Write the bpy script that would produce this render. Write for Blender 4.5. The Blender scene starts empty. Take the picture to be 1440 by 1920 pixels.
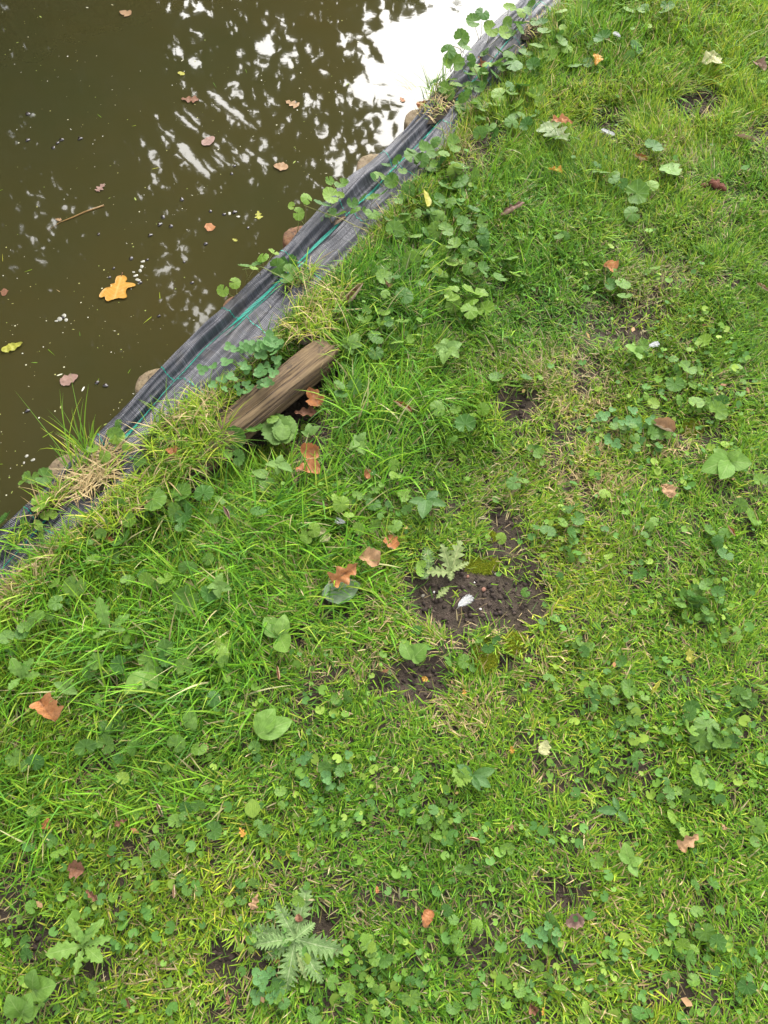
import bpy, math, random
import numpy as np
from math import radians as R, sin, cos, pi
from mathutils import Vector, Matrix, Euler
random.seed(7)
rng = np.random.default_rng(11)
S = bpy.context.scene
COL = S.collection

# ------------------------------------------------------------------ camera
CAM_H, TILT, VFOV = 1.4, R(28), R(66)
cd = bpy.data.cameras.new('camera')
cd.sensor_fit = 'VERTICAL'; cd.angle = VFOV
cd.clip_start = 0.02; cd.clip_end = 400
cam = bpy.data.objects.new('camera', cd); COL.objects.link(cam)
cam.location = (0, 0, CAM_H); cam.rotation_euler = (TILT, 0, 0)
S.camera = cam
# ------------------------------------------------------------------ sky and sun (overcast)
SUN_EL, SUN_AZ = R(45), R(8)            # azimuth measured clockwise from +Y
w = bpy.data.worlds.new('World'); S.world = w; w.use_nodes = True
nt = w.node_tree; nt.nodes.clear()
out = nt.nodes.new('ShaderNodeOutputWorld'); bg = nt.nodes.new('ShaderNodeBackground')
sky = nt.nodes.new('ShaderNodeTexSky'); sky.sky_type = 'NISHITA'; sky.sun_disc = False
sky.sun_elevation = SUN_EL; sky.sun_rotation = SUN_AZ
sky.air_density = 1.0; sky.dust_density = 2.2; sky.ozone_density = 1.0
hs = nt.nodes.new('ShaderNodeHueSaturation'); hs.inputs['Saturation'].default_value = 0.22
nt.links.new(sky.outputs[0], hs.inputs['Color']); nt.links.new(hs.outputs[0], bg.inputs[0])
bg.inputs[1].default_value = 0.15
nt.links.new(bg.outputs[0], out.inputs[0])
sl = bpy.data.lights.new('sun', 'SUN'); sl.energy = 1.5; sl.angle = R(58); sl.color = (1, 0.97, 0.92)
sun = bpy.data.objects.new('sun', sl); COL.objects.link(sun)
sdir = Vector((sin(SUN_AZ)*cos(SUN_EL), cos(SUN_AZ)*cos(SUN_EL), sin(SUN_EL)))
sun.rotation_euler = sdir.to_track_quat('Z', 'Y').to_euler()
sun.location = sdir*20
S.view_settings.view_transform = 'Standard'; S.view_settings.look = 'None'
S.view_settings.gamma = 1; S.view_settings.use_curve_mapping = False
S.view_settings.exposure = 2.27
S.cycles.max_bounces = 6; S.cycles.transparent_max_bounces = 4

# ------------------------------------------------------------------ where a place seen at (u, v) lies on the ground
FPX = 960/math.tan(VFOV/2)
CT, ST = cos(TILT), sin(TILT)
def P(u, v, z=0.0):
    x = (u-720)/FPX; y = (960-v)/FPX
    d = Vector((x, y*CT+ST, y*ST-CT))
    return Vector((0, 0, CAM_H)) + d*((z-CAM_H)/d.z)
def proj(x, y, z):
    dz = z-CAM_H
    f = ST*y - CT*dz; up = CT*y + ST*dz
    f = np.maximum(f, 1e-3)
    return 720+FPX*x/f, 960-FPX*up/f
def px(u, v, n=1.0, z=0.0):                     # metres spanned by n photo pixels there
    p = P(u, v, z); return n*(ST*p.y-CT*(p.z-CAM_H))/FPX

# ------------------------------------------------------------------ noise
_NT = {}
def vnoise(x, y, seed=0):
    x = np.asarray(x, float); y = np.asarray(y, float)
    if seed not in _NT: _NT[seed] = np.random.default_rng(seed).random((256, 256))
    r = _NT[seed]
    xi = np.floor(x).astype(int); yi = np.floor(y).astype(int)
    fx = x-xi; fy = y-yi; fx = fx*fx*(3-2*fx); fy = fy*fy*(3-2*fy)
    g = lambda a, b: r[a % 256, b % 256]
    return (g(xi, yi)*(1-fx)+g(xi+1, yi)*fx)*(1-fy)+(g(xi, yi+1)*(1-fx)+g(xi+1, yi+1)*fx)*fy
def fbm(x, y, seed=0, o=3):
    s = 0; a = 1; t = 0
    for k in range(o):
        s = s+a*vnoise(x*2**k, y*2**k, seed+k*17); t += a; a *= .5
    return s/t
def sstep(a, b, x):
    t = np.clip((x-a)/(b-a), 0, 1); return t*t*(3-2*t)

# ------------------------------------------------------------------ bank frame: s along the edging, t towards the lawn
Q0 = P(240, 790, .02); E1 = (P(820, 220, .02)-Q0).normalized(); N1 = Vector((E1.y, -E1.x, 0))
def st(x, y):
    dx = x-Q0.x; dy = y-Q0.y
    return dx*E1.x+dy*E1.y, dx*N1.x+dy*N1.y
def W(s, t, z=0.0):
    return Vector((Q0.x+E1.x*s+N1.x*t, Q0.y+E1.y*s+N1.y*t, z))
EDGE_S = [-.9, -.3, .15, .39, .6, .86, 1.12, 1.43, 1.72, 3]
EDGE_W = [-.034, -.034, -.043, -.047, -.040, -.054, -.050, -.078, -.098, -.13]
LAND_S = [-.9, -.34, -.23, -.14, .05, .23, .46, .74, 1.03, 1.25, 1.52, 1.81, 3]
LAND_T = [.07, .07, .093, .1, .095, .09, .098, .1, .083, .05, .032, .012, -.02]
MID_S = [-.9, -.33, -.22, 0, .25, .56, .9, 1.2, 1.54, 1.84, 3]
MID_T = [.03, .02, .011, 0, -.012, 0, .002, -.004, -.022, -.055, -.09]
WATER_Z = -0.10
LOG_A, LOG_B = P(618, 652, .0), P(335, 865, .0)

def ground_z(x, y):
    x = np.asarray(x, float); y = np.asarray(y, float)
    s, t = st(x, y)
    z = (fbm(x*6, y*6, 3)-.5)*.028 + (fbm(x*28, y*28, 5)-.5)*.012
    near = np.exp(-((x*x+(y-1)**2)/16)); z = z*(.4+.6*near)
    # hollow in front of the timber
    hs_, ht_ = st(P(575, 790).x, P(575, 790).y)
    d2 = ((s-hs_+.03)/.25)**2+((t-.225)/.085)**2
    z = z-.09*np.exp(-d2**1.5)
    d3 = ((s+.12)/.22)**2+((t-.26)/.10)**2
    z = z-.03*np.exp(-d3)
    # soft hummock of turf on the edging
    z = z+.02*np.exp(-((t-.12)/.05)**2)*(fbm(s*5, t*5, 9)-.35)
    u, v = proj(x, y, 0)
    bare = blobs(u, v, BARE)
    z = z-.010*np.clip(bare, 0, 1)
    z = np.where(t < .10, z*np.clip(t/.1, 0, 1)-.03*sstep(.10, .03, t), z)
    z = z-.55*sstep(-.02, -.09, t)
    z = z+.95*sstep(-8.6, -9.6, t)
    return z
def gz(p): return float(ground_z(p.x, p.y))

def blobs(u, v, L):
    a = np.zeros_like(np.asarray(u, float))
    x = u+34*(vnoise(u/38., v/38., 41)-.5)+16*(vnoise(u/13., v/13., 42)-.5)
    y = v+30*(vnoise(u/38., v/38., 43)-.5)+16*(vnoise(u/13., v/13., 44)-.5)
    for cu, cv, ru, rv, amp in L:
        if L is BARE: ru, rv, amp = ru+9, rv+8, (min(1, amp+.12) if amp >= .9 else amp*.9)
        r = np.sqrt(((x-cu)/ru)**2+((y-cv)/rv)**2)
        a = np.maximum(a, amp*sstep(1.25, .75, r))
    return a
BARE = [(868, 1112, 118, 66, 1), (965, 1130, 48, 54, 1), (788, 1278, 48, 42, 1), (1050, 1685, 33, 32, 1), (424, 1792, 33, 30, 1),
        (940, 1238, 30, 24, 1), (560, 1200, 46, 20, .8), (650, 1142, 52, 22, .85), (940, 1000, 34, 44, .9), (968, 772, 26, 40, .9),
        (1150, 592, 80, 24, .8), (1190, 622, 40, 16, .8), (1310, 205, 60, 16, .9), (1420, 245, 40, 20, .7), (1115, 238, 45, 16, .85),
        (895, 262, 40, 18, .8), (75, 1765, 42, 48, .8), (180, 1836, 22, 14, .9), (405, 1895, 17, 14, .9), (905, 1690, 48, 26, .7),
        (600, 1732, 22, 22, .9), (880, 1795, 36, 30, .75), (1220, 1003, 22, 12, .8), (20, 1130, 40, 60, .7), (705, 1285, 26, 22, .7),
        (578, 800, 40, 105, .85), (1190, 460, 40, 20, .6), (1345, 366, 30, 16, .5), (800, 1440, 30, 12, .6), (1310, 815, 60, 16, .6),
        (1120, 800, 30, 30, .4), (25, 1350, 26, 40, .3), (1010, 620, 40, 22, .5), (1240, 760, 24, 16, .4), (640, 1640, 20, 14, .4)]
DRY = [(1060, 725, 95, 75, .75), (1250, 850, 55, 36, .8), (1090, 890, 85, 55, .7), (940, 930, 50, 80, .75), (860, 1340, 90, 50, .6),
       (915, 1165, 80, 24, .8), (1210, 530, 75, 45, .65), (640, 1240, 120, 40, .35), (930, 690, 60, 40, .4), (1060, 1040, 60, 40, .3),
       (60, 1060, 60, 50, .8), (330, 1830, 130, 50, .35), (560, 1650, 120, 40, .4), (700, 1700, 80, 60, .4), (780, 1190, 80, 30, .6),
       (900, 1350, 60, 20, .8), (1240, 300, 80, 40, .3), (700, 1150, 50, 40, .5), (420, 1640, 110, 60, .3), (1000, 1250, 50, 50, .3), (860, 280, 40, 25, .6)]
LUSH = [(200, 1180, 330, 170, 1), (480, 960, 190, 120, .9), (40, 1480, 100, 150, .65), (340, 1330, 160, 80, .6), (700, 720, 120, 120, .75),
        (860, 770, 120, 55, .7), (640, 1100, 120, 100, .5), (1000, 330, 120, 60, .35), (720, 560, 90, 80, .6), (1330, 120, 160, 120, .4), (1000, 480, 160, 160, .25),
        (1130, 40, 160, 50, .45), (700, 880, 120, 60, .5), (30, 1250, 110, 110, .9), (300, 1500, 160, 60, .35)]

# ------------------------------------------------------------------ mesh helpers
def mk(name, V, quads=None, tris=None, mat=None, parent=None, smooth=False, uv=None, col=None, link=True):
    V = np.asarray(V, np.float32)
    me = bpy.data.meshes.new(name)
    parts = []; tot = []
    if quads is not None and len(quads): q = np.asarray(quads, np.int32); parts.append(q.ravel()); tot.append(np.full(len(q), 4, np.int32))
    if tris is not None and len(tris): q = np.asarray(tris, np.int32); parts.append(q.ravel()); tot.append(np.full(len(q), 3, np.int32))
    li = np.concatenate(parts); tot = np.concatenate(tot)
    me.vertices.add(len(V)); me.vertices.foreach_set('co', V.ravel())
    me.loops.add(len(li)); me.loops.foreach_set('vertex_index', li)
    me.polygons.add(len(tot))
    me.polygons.foreach_set('loop_start', np.concatenate([[0], np.cumsum(tot)[:-1]]).astype(np.int32))
    me.polygons.foreach_set('loop_total', tot)
    if smooth: me.polygons.foreach_set('use_smooth', np.ones(len(tot), bool))
    if uv is not None:
        l = me.uv_layers.new(name='UVMap'); l.data.foreach_set('uv', np.asarray(uv, np.float32)[li].ravel())
    if col is not None:
        a = me.attributes.new('Col', 'FLOAT_COLOR', 'POINT')
        c = np.ones((len(V), 4), np.float32); c[:, :3] = col; a.data.foreach_set('color', c.ravel())
    me.update(calc_edges=True); me.validate()
    if mat: me.materials.append(mat)
    if not link: return me
    return ob(name, me, parent)
def ob(name, me, parent=None):
    o = bpy.data.objects.new(name, me); COL.objects.link(o)
    if parent: o.parent = parent
    return o
def tag(o, label=None, cat=None, group=None, kind=None):
    for k, v in (('label', label), ('category', cat), ('group', group), ('kind', kind)):
        if v: o[k] = v
    return o
def thing(name, loc, label, cat, group=None, rz=0):
    o = bpy.data.objects.new(name, None); o.empty_display_size = .02; COL.objects.link(o)
    o.location = loc; o.rotation_euler = (0, 0, rz)
    return tag(o, label, cat, group)
def grid_faces(n, m):
    i = np.arange(n-1)[:, None]*m+np.arange(m-1)[None, :]
    return np.stack([i, i+1, i+m+1, i+m], -1).reshape(-1, 4)
def tube(pts, rad, k=6):
    pts = [Vector(p) for p in pts]; V = []
    for i, p in enumerate(pts):
        d = (pts[min(i+1, len(pts)-1)]-pts[max(i-1, 0)]).normalized()
        a = d.orthogonal().normalized(); b = d.cross(a)
        r = rad[i] if hasattr(rad, '__len__') else rad
        for j in range(k):
            q = p+(a*cos(2*pi*j/k)+b*sin(2*pi*j/k))*r; V.append(tuple(q))
    F = [(i*k+j, i*k+(j+1) % k, (i+1)*k+(j+1) % k, (i+1)*k+j) for i in range(len(pts)-1) for j in range(k)]
    T = [(0, j+1, j) for j in range(1, k-1)]+[((len(pts)-1)*k, (len(pts)-1)*k+j, (len(pts)-1)*k+j+1) for j in range(1, k-1)]
    return V, F, T
class MB:
    def __init__(s): s.V = []; s.Q = []; s.T = []
    def add(s, V, Q=(), T=()):
        b = len(s.V); s.V += [tuple(p) for p in V]
        s.Q += [tuple(i+b for i in f) for f in Q]; s.T += [tuple(i+b for i in f) for f in T]
    def build(s, name, mat, parent=None, smooth=True, link=True): return mk(name, s.V, s.Q, s.T, mat, parent, smooth, link=link)

# ------------------------------------------------------------------ materials
def mat(name, rough=.6, spec=.4):
    m = bpy.data.materials.new(name); m.use_nodes = True
    b = m.node_tree.nodes['Principled BSDF']
    b.inputs['Roughness'].default_value = rough; b.inputs['Specular IOR Level'].default_value = spec
    return m, m.node_tree, b
def N(nt, t, **kw):
    n = nt.nodes.new(t)
    for k, v in kw.items():
        if k in n.inputs: n.inputs[k].default_value = v
        else: setattr(n, k, v)
    return n
def ramp(nt, fac, stops):
    r = nt.nodes.new('ShaderNodeValToRGB'); e = r.color_ramp.elements
    while len(e) < len(stops): e.new(.5)
    for x, (p, c) in zip(e, stops): x.position = p; x.color = (*c, 1)
    nt.links.new(fac, r.inputs[0]); return r.outputs[0]
def mix(nt, fac, a, b, mode='MIX'):
    n = nt.nodes.new('ShaderNodeMix'); n.data_type = 'RGBA'; n.blend_type = mode
    for sock, val in ((n.inputs[0], fac), (n.inputs[6], a), (n.inputs[7], b)):
        if isinstance(val, bpy.types.NodeSocket): nt.links.new(val, sock)
        else: sock.default_value = val if not isinstance(val, tuple) else (*val, 1)
    return n.outputs[2]
def math_(nt, op, a, b=None, c=None):
    n = nt.nodes.new('ShaderNodeMath'); n.operation = op
    for i, v in enumerate((a, b, c)):
        if v is None: continue
        if isinstance(v, bpy.types.NodeSocket): nt.links.new(v, n.inputs[i])
        else: n.inputs[i].default_value = v
    return n.outputs[0]
def noise(nt, scale, detail=3, coord=None, rough=.55):
    n = N(nt, 'ShaderNodeTexNoise'); n.inputs['Scale'].default_value = scale; n.inputs['Detail'].default_value = detail; n.inputs['Roughness'].default_value = rough
    if coord is not None: nt.links.new(coord, n.inputs['Vector'])
    return n.outputs[0]
def bump(nt, h, strength, dist, b):
    n = N(nt, 'ShaderNodeBump'); n.inputs['Strength'].default_value = strength; n.inputs['Distance'].default_value = dist
    nt.links.new(h, n.inputs['Height']); nt.links.new(n.outputs[0], b.inputs['Normal']); return n
def translucent(m, nt, b, colsock, f):
    t = N(nt, 'ShaderNodeBsdfTranslucent'); ms = N(nt, 'ShaderNodeMixShader'); ms.inputs[0].default_value = f
    if isinstance(colsock, tuple): t.inputs[0].default_value = (*colsock, 1)
    else: nt.links.new(colsock, t.inputs[0])
    o = [n for n in nt.nodes if n.type == 'OUTPUT_MATERIAL'][0]
    nt.links.new(b.outputs[0], ms.inputs[1]); nt.links.new(t.outputs[0], ms.inputs[2]); nt.links.new(ms.outputs[0], o.inputs[0])

def leaf_mat(name, ca, cb, vein, blotch=None, tr=.3, rough=.5, spec=.22, veinamt=.5, sideveins=7., back=None, spots=0.):
    m, nt, b = mat(name, rough, spec)
    oi = N(nt, 'ShaderNodeObjectInfo'); tc = N(nt, 'ShaderNodeTexCoord')
    c = mix(nt, oi.outputs['Random'], ca, cb)
    nz = noise(nt, 5.5, 5, tc.outputs['Object'], .65)
    c = mix(nt, math_(nt, 'MULTIPLY_ADD', nz, 1.6, -.5), c, blotch or tuple(x*.62 for x in ca))
    sep = N(nt, 'ShaderNodeSeparateXYZ'); nt.links.new(tc.outputs['UV'], sep.inputs[0])
    au = math_(nt, 'ABSOLUTE', math_(nt, 'MULTIPLY_ADD', sep.outputs[0], 2., -1.))
    mid = math_(nt, 'SUBTRACT', 1.0, math_(nt, 'MULTIPLY', au, 12.)); mid = math_(nt, 'MAXIMUM', mid, 0.)
    sv = math_(nt, 'SINE', math_(nt, 'MULTIPLY', math_(nt, 'MULTIPLY_ADD', au, -.45, sep.outputs[1]), sideveins*6.283))
    sv = math_(nt, 'MULTIPLY', math_(nt, 'POWER', math_(nt, 'MAXIMUM', sv, 0.), 9.), .6)
    vv = math_(nt, 'MULTIPLY', math_(nt, 'MAXIMUM', mid, sv), veinamt)
    c = mix(nt, vv, c, vein)
    if spots:
        sp = noise(nt, 15, 2, tc.outputs['Object'])
        c = mix(nt, math_(nt, 'MULTIPLY', math_(nt, 'GREATER_THAN', sp, .66), spots), c, (.06, .035, .015))
    if back:
        g = N(nt, 'ShaderNodeNewGeometry'); c = mix(nt, g.outputs['Backfacing'], c, back)
    nt.links.new(c, b.inputs['Base Color'])
    bump(nt, math_(nt, 'ADD', math_(nt, 'MULTIPLY', vv, -.6), math_(nt, 'MULTIPLY', nz, .5)), .35, .0015, b)
    if tr: translucent(m, nt, b, c, tr)
    return m
def ivy_mat(name, ca, cb, vein):
    m, nt, b = mat(name, .5, .2)
    oi = N(nt, 'ShaderNodeObjectInfo'); tc = N(nt, 'ShaderNodeTexCoord')
    c = mix(nt, oi.outputs['Random'], ca, cb)
    nz = noise(nt, 4.5, 4, tc.outputs['Object'], .6)
    c = mix(nt, math_(nt, 'MULTIPLY_ADD', nz, 1.7, -.5), c, tuple(x*.6 for x in ca))
    sep = N(nt, 'ShaderNodeSeparateXYZ'); nt.links.new(tc.outputs['UV'], sep.inputs[0])   # u = angle, v = radius
    vn = math_(nt, 'POWER', math_(nt, 'MAXIMUM', math_(nt, 'COSINE', math_(nt, 'MULTIPLY', sep.outputs[0], 7*6.283)), 0.), 14.)
    vn = math_(nt, 'MULTIPLY', vn, math_(nt, 'MULTIPLY_ADD', sep.outputs[1], .25, .40))
    c = mix(nt, vn, c, vein)
    nt.links.new(c, b.inputs['Base Color'])
    bump(nt, math_(nt, 'ADD', math_(nt, 'MULTIPLY', vn, -1.), math_(nt, 'MULTIPLY', nz, .6)), .5, .0015, b)
    translucent(m, nt, b, c, .32)
    return m
def col_mat(name, rough=.45, tr=.3, spec=.4):
    m, nt, b = mat(name, rough, spec)
    a = N(nt, 'ShaderNodeAttribute'); a.attribute_name = 'Col'
    nt.links.new(a.outputs[0], b.inputs['Base Color'])
    if tr: translucent(m, nt, b, a.outputs[0], tr)
    return m
M = {}
M['grass'] = col_mat('grass_blade', .5, .32, .15)
M['crumb'] = col_mat('crumb', .9, 0, .2)
M['ivy'] = ivy_mat('ivy_leaf', (.048, .128, .020), (.145, .245, .030), (.15, .25, .08))
M['ivy_pale'] = ivy_mat('ivy_leaf_pale', (.13, .24, .028), (.18, .265, .032), (.27, .36, .11))
M['clover'] = ivy_mat('clover_leaf', (.085, .20, .055), (.11, .235, .06), (.15, .28, .10))
M['stem'] = leaf_mat('leaf_stem', (.16, .20, .05), (.20, .14, .06), (.2, .2, .1), tr=0)
M['broad'] = leaf_mat('broad_leaf', (0.108, 0.216, 0.0315), (0.153, 0.261, 0.045), (0.243, 0.324, 0.108), veinamt=.45)
M['broad_dark'] = leaf_mat('broad_leaf_dark', (.045, .12, .024), (.07, .145, .028), (.13, .22, .07), veinamt=.4)
M['nettle'] = leaf_mat('nettle_leaf', (0.108, 0.198, 0.0405), (0.144, 0.243, 0.045), (0.081, 0.144, 0.027), veinamt=.6, sideveins=6, rough=.6)
M['thistle'] = leaf_mat('thistle_leaf', (.13, .22, .065), (.16, .25, .08), (.33, .38, .20), veinamt=.8, rough=.65, spec=.2, sideveins=6)
M['thistle_pale'] = leaf_mat('thistle_leaf_pale', (0.162, 0.221, 0.068), (0.196, 0.246, 0.0765), (0.34, 0.34, 0.153), veinamt=.8, rough=.65, spec=.3, sideveins=5)
M['tan'] = leaf_mat('leaf_tan', (0.285, 0.167, 0.0806), (0.322, 0.205, 0.105), (0.198, 0.105, 0.0434), tr=.15, rough=.6, spots=.35, back=(0.31, 0.223, 0.149))
M['orange'] = leaf_mat('leaf_orange', (.31, .125, .045), (.36, .16, .06), (.19, .07, .025), tr=.15, rough=.5, spots=.5, back=(.36, .23, .14))
M['brown'] = leaf_mat('leaf_brown', (0.154, 0.07, 0.035), (0.196, 0.091, 0.049), (0.084, 0.035, 0.021), tr=.1, rough=.6, spots=.4, back=(0.21, 0.133, 0.084))
M['pink'] = leaf_mat('leaf_pinkish', (0.264, 0.168, 0.132), (0.252, 0.15, 0.108), (0.15, 0.078, 0.06), tr=.1, rough=.55, spots=.3)
M['yellow'] = leaf_mat('leaf_yellow', (0.36, 0.19, 0.0338), (0.413, 0.232, 0.0375), (0.495, 0.315, 0.105), blotch=(0.375, 0.176, 0.0225), tr=.1, rough=.4, spots=.25)
M['lemon'] = leaf_mat('leaf_lemon', (0.336, 0.336, 0.04), (0.376, 0.336, 0.056), (0.4, 0.4, 0.16), tr=.25, rough=.45, spots=.2)
M['cream'] = leaf_mat('leaf_cream', (0.35, 0.35, 0.154), (0.385, 0.336, 0.154), (0.42, 0.385, 0.224), tr=.25, rough=.5)
M['oak_green'] = leaf_mat('leaf_oak_green', (.11, .16, .045), (.13, .17, .04), (.24, .26, .11), blotch=(.085, .13, .04), tr=.2, spots=.2)
M['grey_green'] = leaf_mat('leaf_grey_green', (.12, .18, .09), (.13, .18, .10), (.22, .26, .15), tr=.15)

def soil_material():
    m, nt, b = mat('soil', .92, .25)
    tc = N(nt, 'ShaderNodeTexCoord'); c = tc.outputs['Object']
    n1 = noise(nt, 60, 5, c, .65); n2 = noise(nt, 9, 3, c)
    col = ramp(nt, n1, [(.3, (.018, .012, .009)), (.55, (.045, .031, .023)), (.75, (.085, .060, .044))])
    col = mix(nt, math_(nt, 'MULTIPLY_ADD', n2, 1.4, -.45), col, (.040, .035, .018))
    nt.links.new(col, b.inputs['Base Color'])
    h = math_(nt, 'ADD', n1, math_(nt, 'MULTIPLY', noise(nt, 240, 4, c, .7), .45))
    bump(nt, h, .9, .006, b); return m
M['soil'] = soil_material()
def water_material():
    m, nt, b = mat('pond_water', .025, .5)
    tc = N(nt, 'ShaderNodeTexCoord'); c = tc.outputs['Object']
    n1 = noise(nt, 1.1, 4, c); n2 = noise(nt, 8, 6, c, .7)
    col = mix(nt, math_(nt, 'MULTIPLY_ADD', n1, 2.6, -.8), (.036, .029, .0092), (.0245, .026, .0092))
    col = mix(nt, math_(nt, 'MULTIPLY_ADD', n2, 1.2, -.45), col, (.032, .030, .0125))
    nt.links.new(col, b.inputs['Base Color'])
    b.inputs['IOR'].default_value = 1.33
    h = math_(nt, 'ADD', noise(nt, 5, 2, c), math_(nt, 'MULTIPLY', noise(nt, 22, 2, c), .16))
    bump(nt, h, .075, .005, b); return m
M['water'] = water_material()
def fabric_material():
    m, nt, b = mat('woven_fabric', .45, .45)
    tc = N(nt, 'ShaderNodeTexCoord'); uv = tc.outputs['UV']
    sep = N(nt, 'ShaderNodeSeparateXYZ'); nt.links.new(uv, sep.inputs[0])
    nz = noise(nt, 60, 3, uv); n2 = noise(nt, 9, 4, uv)
    mp = N(nt, 'ShaderNodeMapping'); mp.inputs['Scale'].default_value = (420, 9, 1); nt.links.new(uv, mp.inputs[0])
    thread = noise(nt, 1.0, 2, mp.outputs[0])
    wv = math_(nt, 'SINE', math_(nt, 'MULTIPLY_ADD', sep.outputs[0], 1850., math_(nt, 'MULTIPLY', nz, 5.)))
    mp2 = N(nt, 'ShaderNodeMapping'); mp2.inputs['Scale'].default_value = (10, 190, 1); nt.links.new(uv, mp2.inputs[0])
    warp = noise(nt, 1.0, 2, mp2.outputs[0])
    col = ramp(nt, thread, [(.36, (0.011, 0.011, 0.013)), (.55, (0.0375, 0.0375, 0.045)), (.70, (0.095, 0.095, 0.105))])
    col = mix(nt, math_(nt, 'MULTIPLY_ADD', warp, 1.3, -.6), col, (.020, .020, .024))
    col = mix(nt, math_(nt, 'MULTIPLY', math_(nt, 'GREATER_THAN', n2, .58), .35), col, (.05, .044, .036))
    nt.links.new(col, b.inputs['Base Color'])
    h = math_(nt, 'ADD', math_(nt, 'MULTIPLY', wv, .5), math_(nt, 'MULTIPLY', thread, 1.6))
    bump(nt, h, .55, .0012, b); return m
M['fabric'] = fabric_material()
def flat(name, c, rough=.6, spec=.4, var=.35, sc=40, tr=0):
    m, nt, b = mat(name, rough, spec)
    tc = N(nt, 'ShaderNodeTexCoord'); n = noise(nt, sc, 4, tc.outputs['Object'])
    cc = mix(nt, math_(nt, 'MULTIPLY_ADD', n, 1.8, -.4), c, tuple(x*(1-var) for x in c))
    nt.links.new(cc, b.inputs['Base Color']); bump(nt, n, .4, .001, b)
    if tr: translucent(m, nt, b, cc, tr)
    return m
M['green_thread'] = flat('green_thread', (.01, .34, .24), .5)
M['feather'] = flat('feather', (0.546, 0.546, 0.532), .7, var=.1, tr=.3)
M['quill'] = flat('quill', (0.525, 0.504, 0.434), .4)
M['moss'] = flat('moss', (0.153, 0.18, 0.0108), .9, .1, .6, 300)
M['pebble_pale'] = flat('pebble_pale', (0.252, 0.222, 0.168), .8, .3)
M['pebble_red'] = flat('pebble_red', (0.216, 0.102, 0.066), .8, .3)
M['pebble_white'] = flat('pebble_white', (0.468, 0.429, 0.39), .7, .3, .15)
M['seed'] = flat('floating_seed', (.020, .012, .008), .2, .7)
M['foam'] = flat('scum', (0.288, 0.276, 0.216), .35, .6, .3)
M['rust'] = flat('rusty_clod', (0.112, 0.0385, 0.021), .9, .2, .6, 200)
M['twig'] = flat('twig', (0.216, 0.12, 0.03), .5, .4)
M['bark'] = flat('bark', (.09, .07, .05), .9, .2, .5, 6)
M['tree_leaf'] = flat('tree_leaf', (.035, .065, .015), .5, .4, .4, 1.5, .15)
def wood_material(name, light, mid, dark, ring=False):
    m, nt, b = mat(name, .8, .25)
    tc = N(nt, 'ShaderNodeTexCoord'); c = tc.outputs['Object']
    mp = N(nt, 'ShaderNodeMapping'); mp.inputs['Scale'].default_value = (9, 150, 150) if not ring else (60, 60, 60)
    nt.links.new(c, mp.inputs[0]); g = noise(nt, 1., 4, mp.outputs[0], .6)
    n2 = noise(nt, 26, 4, c)
    col = ramp(nt, g, [(.30, dark), (.46, mid), (.72, light)])
    col = mix(nt, math_(nt, 'MULTIPLY_ADD', n2, 2.4, -1.15), col, (0.105, 0.07, 0.045))
    n3 = noise(nt, 45, 3, c); col = mix(nt, math_(nt, 'MULTIPLY', math_(nt, 'GREATER_THAN', n3, .64), .55), col, (.045, .032, .024))
    nt.links.new(col, b.inputs['Base Color']); mp3 = N(nt, 'ShaderNodeMapping'); mp3.inputs['Scale'].default_value = (5, 260, 260) if not ring else (200, 200, 200)
    nt.links.new(c, mp3.inputs[0]); g2 = noise(nt, 1., 2, mp3.outputs[0], .6)
    crack = math_(nt, 'MULTIPLY', math_(nt, 'GREATER_THAN', g2, .62), .75); col2 = mix(nt, crack, col, tuple(x*.55 for x in dark)); nt.links.new(col2, b.inputs['Base Color'])
    bump(nt, math_(nt, 'SUBTRACT', g, crack), .9, .003, b); return m
M['wood'] = wood_material('weathered_wood', (.185, .130, .066), (.115, .076, .038), (0.0377, 0.0244, 0.0151))
M['post'] = wood_material('post_wood', (0.198, 0.16, 0.0935), (0.149, 0.11, 0.0605), (0.066, 0.044, 0.0248), True)
M['post_rot'] = wood_material('post_wood_rotten', (0.18, 0.1, 0.045), (0.12, 0.055, 0.025), (0.035, 0.0175, 0.01), True)

# ================================================================== THE SETTING
xs = np.concatenate([-np.geomspace(60, 1.75, 24), np.arange(-1.7, 1.9, .015), np.geomspace(1.95, 60, 24)])
ys = np.concatenate([-np.geomspace(40, .75, 18), np.arange(-.7, 3.3, .015), np.geomspace(3.35, 80, 40)])
X, Y = np.meshgrid(xs, ys, indexing='ij'); Z = ground_z(X, Y)
g = mk('ground', np.stack([X, Y, Z], -1).reshape(-1, 3), grid_faces(len(xs), len(ys))[:, ::-1], None, M['soil'], smooth=True)
tag(g, kind='structure')
wx = np.concatenate([-np.geomspace(60, 2, 6), np.linspace(-1.9, 2, 6), np.geomspace(2.2, 60, 6)])
# water reaches only up under the edging, so it is cut along the bank line
V = []
ss = np.concatenate([-np.geomspace(60, 1, 8), np.linspace(-.9, 3, 12), np.geomspace(3.3, 60, 8)])
tt = np.array([-10.2, -6, -3, -1.5, -.8, -.4, -.2, -.045])
for s in ss:
    for t in tt: V.append(tuple(W(s, t, WATER_Z)))
wo = mk('pond_water', V, grid_faces(len(ss), len(tt)), None, M['water'], smooth=True)
me = wo.data
if me.polygons[0].normal.z < 0: me.flip_normals()
tag(wo, kind='structure')

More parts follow.
